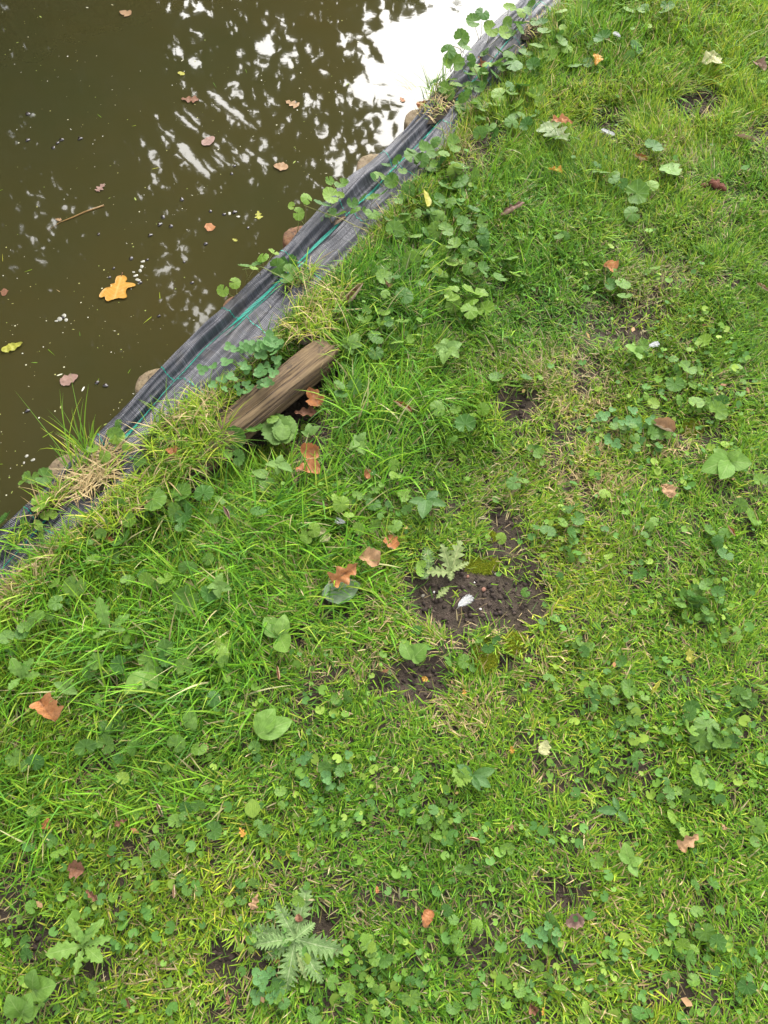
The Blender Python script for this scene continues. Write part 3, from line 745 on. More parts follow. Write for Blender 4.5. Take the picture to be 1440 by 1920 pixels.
ORD = ['closest', 'second closest', 'third closest', 'fourth closest', 'fifth closest', 'sixth closest', 'seventh closest', 'eighth closest', 'ninth closest', 'tenth closest', 'eleventh closest', 'twelfth closest', 'thirteenth closest', 'fourteenth closest', 'fifteenth closest', 'sixteenth closest', 'seventeenth closest', 'eighteenth closest']
def label_set(things, noun):
    """things: [(object, u, v, look)] -> label by landmark, direction and rank, each its own"""
    bk = {}
    for o, u, v, look in things:
        nm, (a, b) = min(LM.items(), key=lambda kv: (kv[1][0]-u)**2+(kv[1][1]-v)**2)
        du, dv = u-a, v-b
        d = ('above' if dv < 0 else 'below') if abs(dv) > 1.0*abs(du) else ('left of' if du < 0 else 'right of')
        bk.setdefault((nm, d), []).append((math.hypot(du, dv), o, look))
    for (nm, d), L in bk.items():
        L.sort(key=lambda q: q[0])
        for i, (_, o, look) in enumerate(L):
            o['label'] = f'{look} {noun} {d} the {nm}' if len(L) == 1 else f'{look} {noun} {d} the {nm}, {ORD[min(i, 17)]}'

# ------------------------------------------------------------------ ground ivy
STEM_ME = []
for i in range(3):
    V, F, T = tube([(0, 0, 0), (.12+.05*i, 0, .45), (.05*i, .05, .8), (0, 0, 1.0)], [.045, .035, .03, .025], 5)
    STEM_ME.append(mk('stalk', V, F, T, M['stem'], smooth=True, link=False))
ivy_list = []
def ivy(u, v, d, nl=1, look=None, pale=False, lift=None, rnd=random):
    p0 = P(u, v, 0.0); sz = px(u, v, d)
    ua = np.array([float(u)]); va = np.array([float(v)])
    lush = float(blobs(ua, va, LUSH)[0])
    s_, t_ = st(p0.x, p0.y)
    if lift is None: lift = .020+.034*lush+rnd.uniform(0, .018)
    base = gz(p0) if t_ > .1 else 0.0
    zz = max(base, -.03)+lift
    p = P(u, v, zz); root = Vector((p.x+rnd.uniform(-.4, .4)*sz, p.y+rnd.uniform(-.2, .4)*sz, zz-lift-.004))
    th = thing('ground_ivy', root, '', 'ground ivy', 'ground ivy sprigs in the turf')
    for i in range(nl):
        me = rnd.choice(IVYP if pale else IVY)
        o = ob('leaf', me, th)
        if i == 0: q = p; k = 1
        else:
            a = rnd.uniform(0, 2*pi); rr = sz*rnd.uniform(.7, 1.15); k = rnd.uniform(.55, .92)
            q = p+Vector((cos(a)*rr, math.sin(a)*rr, rnd.uniform(-.012, .004)))
        o.location = q-root
        o.rotation_euler = Euler((rnd.gauss(.12, .40), rnd.gauss(0, .40), rnd.uniform(0, 2*pi)))
        f = sz*k*rnd.uniform(.8, 1.15); o.scale = (f*rnd.uniform(.9, 1.1), f*rnd.uniform(.85, 1.05), f)
        stl = ob('stalk', rnd.choice(STEM_ME), th)
        dv = (q-root); dl = max(dv.length, .004)
        stl.rotation_euler = dv.to_track_quat('Z', 'Y').to_euler(); stl.scale = (.022, .022, dl*.94)
    look = look or ('yellowish' if pale else ('large scalloped' if d > 36 else 'small round' if d < 25 else 'scalloped'))
    ivy_list.append((th, u, v, look)); return th
IV = [(140,1098,38,1),(347,1122,42,1),(285,935,44,1),(225,945,28,1),(340,925,35,2),(382,925,33,2),(347,963,34,2),(400,972,22,1),(230,1012,38,2),(250,1215,38,2),(277,1240,36,2),(345,1250,36,2),
 (352,1065,34,2),(275,1085,32,1),(240,1090,26,2),(175,1050,24,1),(320,1098,26,1),(440,820,36,1),(478,803,33,1),(447,857,26,2),(218,818,30,2),(275,820,26,2),(82,895,38,2),(76,945,36,1),(92,968,26,1),(8,975,40,1),
 (12,1195,34,2),(65,1160,30,2),(200,1395,40,3),(160,1400,32,2),(252,1400,30,2),(65,1430,28,1),(27,1420,28,1),(65,1520,30,1),(330,1395,34,1),(190,1000,22,2),(262,865,24,1),(195,855,22,1),
 (645,600,27,2),(690,602,26,2),(705,630,30,3),(725,600,24,2),(665,725,26,2),(640,740,26,2),(820,765,30,2),(872,795,35,2),(905,768,26,2),(965,725,36,3),(755,602,28,1),(890,548,40,2),(905,505,28,2),
 (880,582,36,2),(845,492,28,3),(800,470,30,3),(780,440,30,3),(740,430,30,2),(815,432,34,2),(735,340,30,2),(770,342,34,3),(862,312,34,2),(800,282,30,3),(838,350,28,2),(720,520,26,2),
 (760,400,26,3),(830,520,26,2),(770,490,30,3),(850,460,30,2),(905,440,26,2),(700,400,28,2),(870,420,32,2),(790,300,28,2),(850,270,28,2),(900,200,30,3),(940,180,30,3),(870,180,30,2),(960,120,32,3),
 (930,140,28,3),(1000,110,30,3),(980,160,28,3),(1040,90,26,3),(1020,60,30,3),(1060,30,28,3),(1100,20,26,2),(1080,120,26,2),(900,250,26,2),(960,230,28,2),(1010,170,26,2),(1180,20,28,3),(1130,70,26,2),(1250,20,26,2),
 (1195,362,36,2),(1217,350,30,1),(1186,400,28,1),(1188,655,27,1),(1225,275,30,1),(1290,690,30,3),(1265,720,30,2),(1305,755,32,2),(1225,757,22,1),(1345,770,32,2),(1320,640,26,3),(1380,690,24,3),(1150,800,22,3),
 (1190,820,20,3),(1010,850,20,3),(1135,925,22,1),(1070,1000,22,1),(1200,1075,22,2),(1360,1040,28,2),(1410,970,30,2),(1280,1115,26,3),(1310,1125,30,2),(1345,1110,26,2),(1275,1130,26,2),(1425,900,26,2),(1360,1000,22,2),
 (1310,1455,40,1),(1292,1492,32,2),(1262,1530,28,1),(1270,1547,24,1),(1312,1388,34,2),(1325,1362,34,2),(1375,1390,24,1),(1350,1372,30,2),(1400,1312,30,2),(1385,1300,26,2),(1420,1548,30,1),(1335,1657,28,1),
 (1187,1350,26,1),(1120,1615,28,1),(1042,1735,18,2),(1322,1748,30,2),(1345,1765,26,1),(1280,1772,24,2),(1292,1800,32,1),(1400,1850,28,2),(1100,1890,26,2),(1050,1850,24,2),(1200,1900,28,2),(1150,1790,22,2),
 (812,1518,22,2),(830,1542,22,2),(850,1512,20,2),(642,1445,30,2),(612,1460,22,2),(552,1435,18,2),(690,1778,28,2),(722,1800,26,1),(850,1890,26,1),(690,1900,28,2),(590,1905,30,2),(950,1592,22,1),(640,1545,18,2),
 (350,1515,30,2),(372,1510,26,2),(895,1735,24,1),(850,1725,24,2),(880,1630,22,2),(770,1870,26,1),(975,1860,20,1),(520,1870,22,3),(940,1010,22,1),(700,985,28,2),(740,985,28,1),(672,990,26,1),(670,930,24,3),(640,945,26,2),
 (700,945,24,3),(790,1060,20,2),(985,1110,20,1),(915,1215,22,2),(870,1240,24,2),(840,1240,22,1),(1040,1160,22,2),(1070,1045,20,2),(1180,1290,30,2),(1165,1240,22,2),(1100,1215,20,3),(1030,1270,22,2),(1430,1290,28,2),
 (105,1130,26,2),(310,1215,30,1),(180,1240,28,2),(420,1240,26,1),(400,1310,24,2),(300,1610,26,2),(430,1690,20,2),(60,1700,24,3),(50,1790,24,3),(110,1600,26,2),(230,1460,24,1),(520,1620,20,2),(560,1690,20,2)]
rv = random.Random(3)
for a in IV:
    zn = 1 if (680 < a[0] < 1090 and a[1] < 640 and a[2] > 23) else 0
    ivy(a[0], a[1], a[2]*(1.12 if zn else 1.05), a[3]+zn+(1 if rv.random() < .35 else 0), pale=rv.random() < .17, rnd=rv)
for u, v, d, nl, pl, lf in [(460, 500, 26, 2, False, .06), (492, 482, 28, 3, True, .07), (440, 530, 26, 2, True, .05), (520, 500, 30, 3, False, .03), (545, 512, 28, 3, False, .025), (575, 372, 26, 2, True, .08), (560, 400, 24, 1, True, .06),
                        (605, 380, 36, 2, False, .06), (620, 368, 28, 2, True, .06), (640, 345, 24, 2, False, .05), (660, 380, 24, 2, False, .03), (700, 372, 26, 3, False, .03), (620, 400, 22, 3, False, .02), (840, 95, 34, 2, False, .07), (865, 72, 30, 1, False, .09),
                        (905, 25, 30, 2, False, .09), (920, 55, 34, 2, True, .06), (950, 42, 26, 2, False, .05), (850, 118, 34, 2, False, .05), (872, 90, 24, 2, True, .05), (955, 15, 24, 2, True, .05), (975, 45, 26, 4, False, .03), (990, 20, 26, 4, False, .035), (935, 95, 26, 4, False, .03), (915, 120, 26, 3, True, .03), (648, 648, 26, 2, False, .05), (632, 668, 24, 2, False, .035), (745, 300, 24, 3, False, .03), (880, 140, 28, 3, False, .04),
                        (822, 150, 32, 2, False, .04), (855, 160, 30, 3, False, .035), (900, 165, 26, 3, False, .03), (70, 985, 22, 2, True, .03), (75, 1010, 20, 1, True, .025), (215, 812, 26, 2, False, .04)]:
    ivy(u, v, d, nl, 'overhanging' if lf > .045 else 'trailing', pl, lf, rv)

# trailing runners of ivy across the fabric
runners = []
for i, pts in enumerate([[(700, 440), (640, 410), (610, 400), (570, 385)], [(560, 540), (530, 520), (490, 500), (455, 505)], [(900, 150), (880, 110), (860, 90), (845, 85)], [(560, 300+120), (520, 470), (450, 500)]][:3]):
    q = [P(a, b, .025+.01*k) for k, (a, b) in enumerate(pts)]
    V, F, T = tube(q, .0011, 5)
    o = mk('ivy_runner', V, F, T, M['stem'], smooth=True)
    tag(o, ['thin reddish runner trailing over the fabric below the rotten post', 'thin runner crossing the fabric above the timber', 'thin runner arching over the upper fabric edge'][i], 'ivy runner', 'ivy runners across the fabric')

# ------------------------------------------------------------------ trefoil patches
def clover_leaf(): return fan_leaf('clover_leaflet', M['clover'], 1, .2, 0., .2, 40, 16, 2, 0.)
CL = clover_leaf()
if CL.polygons[0].normal.z < 0: CL.flip_normals()
def trefoil(u, v, ru, rv_, n, d, label, lift, seed):
    r_ = random.Random(seed); c0 = P(u, v, lift*.3)
    th = thing('clover_patch', c0, label, 'clover', 'patches of clover')
    for i in range(n):
        a = r_.uniform(0, 2*pi); q = math.sqrt(r_.random())
        uu = u+cos(a)*q*ru; vv = v+math.sin(a)*q*rv_
        h = lift*r_.uniform(.5, 1.3); p = P(uu, vv, h); sz = px(uu, vv, d)*r_.uniform(.75, 1.25); a0 = r_.uniform(0, 2*pi)
        til = Euler((r_.gauss(.05, .25), r_.gauss(0, .25), 0)).to_matrix()
        for k in range(3):
            o = ob('leaflet', CL, th); b = a0+k*2.094
            o.location = p-c0+til @ Vector((cos(b)*sz*.5, math.sin(b)*sz*.5, 0))
            o.rotation_euler = (til @ Euler((.15, 0, b-pi/2)).to_matrix()).to_euler(); o.scale = (sz,)*3
        stl = ob('stalk', STEM_ME[0], th); base = P(uu+r_.uniform(-6, 6), vv+6, 0.)-c0; dv = p-c0-base
        stl.location = base; stl.rotation_euler = dv.to_track_quat('Z', 'Y').to_euler(); stl.scale = (.02, .02, dv.length)
trefoil(452, 688, 74, 50, 38, 11, 'blue green clover patch spilling over the fabric onto the timber', .045, 1)
trefoil(505, 652, 22, 20, 12, 13, 'small clover patch by the upper corner of the bare timber', .045, 2)
trefoil(615, 1445, 60, 40, 9, 9, 'sparse clover sprig in the mown lawn above the lone oval leaf', .03, 3)
trefoil(1010, 1760, 40, 30, 8, 11, 'clover sprig below the small bare patch in the lower lawn', .03, 4)
trefoil(1170, 800, 60, 34, 16, 10, 'clover patch beside the blond grass, near the moss cushion', .03, 5)
trefoil(500, 1850, 30, 30, 7, 13, 'clover sprig just below the big grey thistle', .03, 6)

# ------------------------------------------------------------------ broad leaved plants, nettles, thistles: rosettes of single leaves
SHAPES = {}
def shape(key, *a, **k):
    if key not in SHAPES:
        me = strip_leaf(*a, **k)
        if sum(p.normal.z for p in me.polygons) < 0: me.flip_normals()
        SHAPES[key] = me
    return SHAPES[key]
def leaf_at(parent, me, base, tip, roll=0., wscale=1., name='leaf'):
    """place a unit leaf between two world points (relative to the parent's location)"""
    o = ob(name, me, parent); d = tip-base; L = d.length
    yv = d.normalized(); xv = yv.cross(Vector((0, 0, 1))).normalized(); zv = xv.cross(yv)
    o.rotation_euler = (Matrix((xv, yv, zv)).transposed() @ Euler((0, roll, 0)).to_matrix()).to_euler()
    o.location = base-(parent.location if parent else Vector()); o.scale = (L*wscale, L, L); return o
def rosette(name, label, cat, cu, cv, leaves, kinds, lift=.02, rise=.018, group=None):
    c = P(cu, cv, lift); c.z = lift+min(0., gz(c)); th = thing(name, c, label, cat, group)
    for i, lf in enumerate(leaves):
        tu, tv = lf[0], lf[1]; wsc = lf[2] if len(lf) > 2 else 1
        tip = P(tu, tv, c.z+rise*random.uniform(.3, 1.3))
        leaf_at(th, kinds[i % len(kinds)], c+Vector((0, 0, .002*i)), tip, random.uniform(-.3, .3), wsc)
    return th
th_k = [shape('th%d' % i, 'thistle_leaf', M['thistle'], lobes(.25, 9+i, .62, .95), 76, 9, bend=-.5, fold=.25, wave=.035, crumple=.03, shear=.35, seed=i) for i in range(3)]
rosette('thistle', 'big grey green spiny thistle rosette flat on the lawn', 'thistle', 555, 1760, [(575, 1655), (464, 1744), (515, 1690), (492, 1798), (533, 1868, 1.05), (608, 1845), (647, 1786), (592, 1728, 1.1), (470, 1770, .8)], th_k, .018, .012)
ty = shape('thy', 'thistle_leaf', M['thistle_pale'], lobes(.13, 7, .6, .95), 44, 7, bend=-.4, fold=.25, wave=.02, shear=.3, seed=9)
leaf_at(thing('thistle_leaf', P(557, 1790, .035), 'narrow yellowing thistle leaf pointing down from the rosette', 'leaf'), ty, P(557, 1786, .035), P(576, 1842, .03))
tp = [shape('tp%d' % i, 'thistle_leaf', M['thistle_pale'], lobes(.26, 5+i, .7, .85), 50, 7, bend=-.4, fold=.2, wave=.03, crumple=.02, shear=.3, seed=30+i) for i in range(2)]
rosette('thistle', 'small pale spiny thistle at the top of the bare soil patch', 'thistle', 846, 1072, [(864, 1010), (828, 1018), (800, 1072), (880, 1052), (845, 1088, 1.6)], tp, .02, .02)
rosette('thistle', 'small grey thistle sprig beside the pale thistle', 'thistle', 806, 1074, [(776, 1062), (800, 1020), (790, 1085)], th_k, .018, .014)
o = thing('thistle_leaf', P(820, 1120, .012), 'single pale toothed leaf lying on the bare soil', 'leaf'); leaf_at(o, tp[0], P(818, 1122, .010), P(842, 1100, .014))
dn = [shape('dn%d' % i, 'dandelion_leaf', M['broad'], lobes(.20, 5, .35+.1*i, 1.5), 40, 7, bend=-.7, fold=.2, wave=.02, crumple=.03, shear=-.3, seed=3+i) for i in range(3)]
rosette('dandelion', 'yellow green dandelion rosette in the lower corner of the lawn', 'dandelion', 160, 1772, [(124, 1722), (84, 1790, 1.3), (138, 1828), (190, 1802, 1.3), (172, 1738), (208, 1758), (150, 1745, 1.3), (190, 1722)], dn, .025, .03)
rosette('dandelion', 'pale lobed dandelion in the long grass below the straw pile', 'dandelion', 205, 1182, [(180, 1120, 1.1), (240, 1150), (172, 1195), (235, 1180)], dn, .05, .03)
rosette('dandelion', 'bright lobed dandelion leaves at the far edge of the long grass', 'dandelion', 40, 1272, [(20, 1235, 1.5), (55, 1235, 1.3), (70, 1262), (15, 1290, 1.4)], dn, .05, .03)
pl = [shape('pl%d' % i, 'broad_leaf', M['broad'], ovate(.27+.05*i, .9-.1*i), 20, 7, bend=[-.5, -.8, .2][i], fold=.15, wave=.01, crumple=.03, seed=6+i) for i in range(3)]
pld = [shape('pld%d' % i, 'broad_leaf', M['broad_dark'], ovate(.21+.04*i, .9), 20, 7, bend=-.6, fold=.2, wave=.01, crumple=.03, seed=12+i) for i in range(2)]
rosette('dock_plant', 'broad shiny leaved plant cut off at the bottom corner', 'weed', 42, 1905, [(15, 1872, 1.1), (52, 1868, 1.2), (75, 1890), (28, 1925)], pl, .04, .04)
rosette('dock_plant', 'pale round leaved weed just below the dandelion rosette', 'weed', 62, 1858, [(60, 1822, 1.2), (100, 1848, 1.3), (88, 1870)], pl, .035, .03)
rosette('plantain', 'big pale plantain leaf with small holes in the lawn', 'plantain', 482, 1378, [(512, 1326, 1.5), (550, 1348, .9)], pl, .03, .02)
rosette('plantain', 'pale broad leaf at the lower edge of the long grass', 'plantain', 280, 1260, [(232, 1300, 1.2), (290, 1290)], pl, .055, .02)
rosette('plantain', 'plantain leaves between the long grass and the folded orange leaf', 'plantain', 525, 1195, [(495, 1155, 1.4), (535, 1150), (540, 1225)], pl, .03, .025)
rosette('plantain', 'broad pale leaf in the turf below the folded tan leaf', 'plantain', 358, 1370, [(355, 1325, 1.2), (365, 1345)], pl, .035, .03)
rosette('plantain', 'two pale leaves above the lower bare soil patch', 'plantain', 772, 1235, [(798, 1208, 1.6), (752, 1195), (800, 1232)], pl, .025, .02)
rosette('plantain', 'dark plantain leaves in the turf below the timber', 'plantain', 800, 940, [(768, 938, 1.1), (822, 918, 1.1), (838, 946), (792, 968, 1.1)], pld, .03, .02)
rosette('plantain', 'dark plantain rosette lying beside the bright lobed weed', 'plantain', 885, 1455, [(930, 1442), (922, 1474), (900, 1482), (858, 1432)], pld, .025, .012)
rosette('plantain', 'dark plantain leaves lying flat in the lower lawn', 'plantain', 1160, 1520, [(1120, 1518), (1180, 1545), (1150, 1492)], pld, .02, .01)
rosette('plantain', 'light leaf clump at the lower lawn edge by the bare spot', 'plantain', 1180, 1620, [(1172, 1580, 1.2), (1205, 1610), (1195, 1645), (1160, 1600)], pl, .03, .025)
o = thing('oval_leaf', P(474, 1532, .03), 'lone bright oval leaf in the mown lawn', 'leaf'); leaf_at(o, shape('ov', 'oval_leaf', M['ivy_pale'], ovate(.42, .9), 20, 7, bend=-.3, fold=.1), P(474, 1534, .03), P(473, 1497, .036))
rosette('bright_weed', 'bright lobed weed in the middle of the lower lawn', 'weed', 868, 1462, [(850, 1440, 1.5), (872, 1438, 1.5), (886, 1458, 1.4), (858, 1475, 1.5)], [shape('bw', 'lobed_leaf', M['ivy_pale'], oakp(.42, 3, .25), 30, 7, bend=-.5)], .03, .015)
rosette('bright_weed', 'fresh green lobed weed beside the blond grass', 'weed', 1195, 662, [(1175, 645, 1.4), (1205, 648, 1.5), (1200, 675)], pl, .035, .02)
rosette('bright_weed', 'group of pointed light leaves near the lawn edge below the moss cushion', 'weed', 1365, 865, [(1340, 840, 1.2), (1385, 845, 1.2), (1410, 870, 1.2), (1355, 895, 1.2), (1320, 880)], pl, .03, .025)
rosette('bright_weed', 'round leaved weed in the lower lawn right of the thistle', 'weed', 690, 1772, [(680, 1750, 1.5), (705, 1782, 1.5)], [shape('bw2', 'lobed_leaf', M['ivy_pale'], oakp(.42, 3, .2), 30, 7, bend=-.4)], .03, .012)
nk = [shape('nk%d' % i, 'nettle_leaf', M['nettle'], serr(.36, 9), 46, 7, bend=-.7, fold=.25, crumple=.04, seed=i) for i in range(3)]
def nettle(cu, cv, label, leaves, lift):
    th = rosette('nettle', label, 'nettle', cu, cv, leaves, nk, lift, .012, 'nettles by the timber')
    V, F, T = tube([(0, 0, 0), (.004, .003, -.03), (0, .006, -lift-.06)], .0016, 6); mk('stalk', V, F, T, M['stem'], th, True)
nettle(520, 788, 'fresh four leaved nettle top growing by the bare timber', [(502, 762), (545, 770), (552, 808, 1.05), (498, 818, 1.1), (512, 800, .9), (535, 786, .9)], .06)
nettle(522, 868, 'nettle top with pointed leaves left of the two orange curled leaves', [(497, 868), (528, 850), (550, 882), (520, 890)], .05)
nettle(672, 832, 'light nettle sprig in the turf right of the orange curled leaves', [(665, 812), (685, 808), (682, 850), (655, 840)], .04)
nettle(838, 655, 'light green nettle in the turf up the bank from the timber', [(812, 645), (832, 630), (868, 640), (862, 668), (830, 680), (815, 665)], .045)
nettle(408, 1098, 'nettle in the long grass near the middle of the bank', [(388, 1100), (415, 1072), (435, 1105), (410, 1122)], .06)
nettle(578, 800, 'small dark nettle under the folded orange leaves', [(565, 808), (580, 790), (600, 795)], .02)
nettle(658, 640, 'nettle tip beside the upper end of the timber', [(645, 625), (672, 620), (660, 665), (680, 645)], .045)
nettle(500, 890, 'nettle leaves half hidden in grass under the timber', [(475, 900), (515, 912), (490, 920), (470, 880)], .03)
nettle(120, 1290, 'nettle in the long grass beside the folded tan leaf', [(100, 1278), (135, 1272), (145, 1300)], .06)

# ------------------------------------------------------------------ fallen leaves on land
def fallen(u, v, d, deg, me, label, z=.022, roll=0., pitch=0., ws=1., cat='fallen leaf', name='fallen_leaf', water=False, group=None):
    p = P(u, v, z); 
    if not water: p.z = max(gz(p), -.07)+z-.006; p = P(u, v, p.z)
    else: p = P(u, v, WATER_Z+z)
    L = px(u, v, d)
    o = ob(name, me); o.location = p; o.scale = (L*ws, L, L)
    o.rotation_euler = (Matrix.Rotation(R(deg), 3, 'Z') @ Matrix.Rotation(pitch, 3, 'X') @ Matrix.Rotation(roll, 3, 'Y')).to_euler()
    return tag(o, label, cat, group or ('fallen leaves floating on the pond' if water else 'fallen leaves on the lawn'))
def centred(me):
    n = len(me.vertices); a = np.empty(n*3); me.vertices.foreach_get('co', a); a = a.reshape(-1, 3)
    a -= np.array([(a[:, 0].min()+a[:, 0].max())/2, (a[:, 1].min()+a[:, 1].max())/2, a[:, 2].min()]); me.vertices.foreach_set('co', a.ravel()); me.update(); return me
def fl(i, m, kind):
    key = 'fl%d%s%s' % (i, m, kind)
    if key in SHAPES: return SHAPES[key]
    r_ = random.Random(i*7+3)
    kw = dict(flat=dict(bend=r_.uniform(-.9, .9), fold=.25, crumple=.20, twist=r_.uniform(-.3, .3)), curl=dict(bend=r_.uniform(-1.2, 1.4), cross=r_.uniform(1.0, 1.9), crumple=.12, twist=r_.uniform(-.5, .5)),
              roll=dict(bend=.4, cross=2.6, crumple=.08, twist=r_.uniform(-.3, .3)), fold=dict(fold=r_.uniform(.7, 1.3), bend=r_.uniform(-1.4, 1.2), crumple=.16, twist=r_.uniform(-.9, .9)))[kind]
    prof = [ragged(.34, i), oakp(.33, 3, .28, i), ragged(.42, i+5)][i % 3] if kind != 'roll' else ragged(.3, i)
    SHAPES[key] = centred(strip_leaf('fallen_leaf', M[m], prof, 30, 9, seed=i, asym=r_.uniform(-.2, .2), **kw)); return SHAPES[key]
FLS = [(590, 748, 46, 30, 'orange', 'fold', 'big folded orange brown leaf in the hollow by the timber end', .03), (574, 776, 46, 95, 'brown', 'curl', 'duller brown leaf tucked under the folded orange one by the timber', .022),
 (580, 850, 44, 80, 'orange', 'curl', 'upper of two orange curled leaves in the dark hollow', .035), (578, 880, 48, 100, 'orange', 'fold', 'lower of two orange curled leaves in the dark hollow', .03),
 (650, 1082, 64, -60, 'orange', 'fold', 'folded orange leaf lying on a grey green leaf', .04), (735, 1022, 42, 200, 'orange', 'curl', 'notched orange brown leaf in the turf above the folded orange leaf', .03),
 (692, 1053, 46, 60, 'tan', 'fold', 'tan leaf standing on edge between two orange ones', .028), (606, 1006, 44, 40, 'cream', 'flat', 'pale yellow toothed leaf in the turf left of the orange leaf', .035),
 (98, 1332, 50, -140, 'orange', 'fold', 'folded orange tan leaf in the long grass at the edge', .06), (960, 397, 52, -70, 'pink', 'roll', 'rolled pinkish tan leaf in the upper turf', .03),
 (1118, 116, 34, 170, 'yellow', 'flat', 'bright orange leaf in the top turf', .035), (1335, 118, 42, -60, 'cream', 'flat', 'cream leaf near the top edge of the lawn', .035), (1418, 130, 32, 20, 'pink', 'fold', 'pale pinkish leaf at the top edge beside the cream leaf', .03),
 (1040, 322, 30, 70, 'yellow', 'curl', 'small orange leaf below the pale oak leaf', .03), (1142, 505, 30, 50, 'orange', 'fold', 'small folded brown leaf in the yellowed upper turf', .028), (1252, 922, 34, 20, 'tan', 'flat', 'flat tan leaf in the open lawn', .03),
 (1370, 996, 24, 30, 'orange', 'roll', 'small orange curl in the lawn near the edge', .028), (1240, 803, 46, 60, 'tan', 'curl', 'curled tan leaf left of the moss cushion', .026), (1188, 772, 16, 80, 'tan', 'flat', 'tiny tan flake above the curled tan leaf', .025),
 (478, 1692, 30, -20, 'tan', 'flat', 'narrow tan leaf just above the big thistle', .028), (800, 1723, 34, 160, 'orange', 'curl', 'ragged orange leaf in the lower lawn', .028), (1168, 1600, 42, 15, 'tan', 'roll', 'thin tan leaf standing in the lower lawn', .03),
 (1288, 1577, 56, -60, 'tan', 'curl', 'narrow tan leaf lying aslant in the lower lawn', .03), (1078, 1725, 40, -75, 'pink', 'curl', 'pinkish curled leaf at the rim of the small bare patch', .022), (1228, 1288, 32, -40, 'lemon', 'roll', 'narrow yellow leaf above the round leaf cluster', .03),
 (1292, 1230, 32, 10, 'lemon', 'flat', 'round yellowing leaf in the open lawn', .03), (1020, 1403, 28, -25, 'cream', 'flat', 'pale yellow leaf in the lower lawn middle', .03), (523, 1262, 26, 10, 'orange', 'roll', 'small upright orange leaf below the plantain', .03),
 (175, 1676, 34, 60, 'brown', 'curl', 'brown curled leaf above the dandelion rosette', .028), (145, 1626, 34, 80, 'brown', 'fold', 'dark brown leaf in shade above the curled brown one', .022), (90, 1544, 20, 0, 'orange', 'fold', 'small orange leaf in the long grass by the corner', .035),
 (228, 1544, 26, -60, 'brown', 'curl', 'dull brown leaf flake left of the tan curl', .025), (300, 1519, 30, 30, 'tan', 'roll', 'slender tan curl in the lawn left of the ivy pair', .03), (995, 1893, 24, 40, 'brown', 'fold', 'red brown leaf at the bottom edge of the lawn', .028),
 (1018, 1896, 15, 0, 'yellow', 'curl', 'small orange flake at the bottom edge beside the red brown leaf', .028), (327, 1671, 24, 5, 'tan', 'roll', 'small pinched tan leaf in the lower lawn', .03), (664, 552, 52, -40, 'tan', 'roll', 'long brown rolled leaf beside the big straw tuft', .04),
 (730, 527, 44, 15, 'tan', 'curl', 'crumpled tan leaf in the grass below the fabric', .03), (1395, 262, 40, 80, 'brown', 'roll', 'long brown leaf sunk in the top turf', .02), (1200, 300, 34, 70, 'orange', 'curl', 'rust brown leaf sunk in the turf above the broad pale leaf', .018),
 (205, 1012, 26, 40, 'orange', 'curl', 'small orange leaf tucked beside a scalloped ivy leaf', .03), (325, 848, 24, 10, 'orange', 'fold', 'small orange leaf on the tuft beside the timber', .045), (887, 1572, 24, 80, 'orange', 'roll', 'short orange brown leaf in the lower lawn above the clover', .028),
 (707, 1668, 14, 0, 'orange', 'flat', 'tiny orange flake right of the thistle in the lawn', .028), (1280, 1200, 18, 30, 'tan', 'roll', 'short tan straw flake above the round yellowing leaf', .026), (600, 945, 34, 80, 'tan', 'roll', 'slender tan leaf in the turf under the timber hollow', .03),
 (455, 1560, 20, 30, 'yellow', 'flat', 'small orange flake beside the lone oval leaf', .03), (385, 1402, 18, 10, 'tan', 'flat', 'little pale orange flake in the lawn under the broad pale leaf', .03), (796, 1274, 14, 60, 'yellow', 'flat', 'small yellow flake on the lower bare soil patch', .012),
 (870, 1298, 14, 10, 'yellow', 'flat', 'small yellow flake right of the lower bare soil patch', .02), (755, 765, 40, 60, 'orange', 'roll', 'thin orange brown leaf in the lush grass right of the hollow', .03), (690, 890, 22, 40, 'orange', 'flat', 'rust flake deep in the turf below the nettle sprig', .02),
 (1355, 1550, 14, 30, 'tan', 'flat', 'tan flake near the edge ivy in the lower lawn', .026), (1430, 540, 26, 40, 'tan', 'roll', 'thin straw leaf at the edge of the upper turf', .026), (425, 963, 30, 30, 'pink', 'roll', 'striped pale rolled leaf in the long grass by the scalloped ivy', .06),
 (960, 1405, 16, 10, 'yellow', 'flat', 'yellow flake in the dry lawn middle', .026), (560, 1720, 16, 10, 'brown', 'fold', 'little red brown leaf at the heart of the thistle', .02), (240, 1880, 20, 20, 'brown', 'curl', 'small brown leaf in the bottom corner turf', .025), (430, 1870, 24, 20, 'brown', 'curl', 'russet leaf at the bottom edge under the small soil patch', .022)]
for i, (u, v, d, deg, m, kd, lab, z) in enumerate(FLS): fallen(u, v, d, deg, fl(i, m, kd), lab, z, random.uniform(-.25, .25), random.uniform(-.15, .3))
oakg = centred(strip_leaf('oak_leaf', M['oak_green'], oakp(.36, 4, .30), 44, 9, bend=.5, fold=.15, crumple=.06, wave=.01, seed=2))
fallen(1040, 252, 82, -150, oakg, 'pale green oak leaf with a brown end near the top of the bank', .04)
fallen(1052, 236, 46, -75, fl(91, 'orange', 'flat'), 'brown withered lobe lying across the pale green oak leaf', .052, ws=.7)
fallen(1258, 322, 48, -160, centred(strip_leaf('oak_leaf', M['broad'], oakp(.46, 3, .16), 36, 9, bend=.7, fold=.2, crumple=.05, seed=4)), 'broad pale wavy leaf lying in the upper turf', .035)
fallen(640, 1108, 74, -75, centred(strip_leaf('leaf', M['grey_green'], ovate(.36, .9), 24, 9, bend=.3, fold=.1, crumple=.06, seed=5)), 'large grey green leaf under the folded orange leaf', .026)
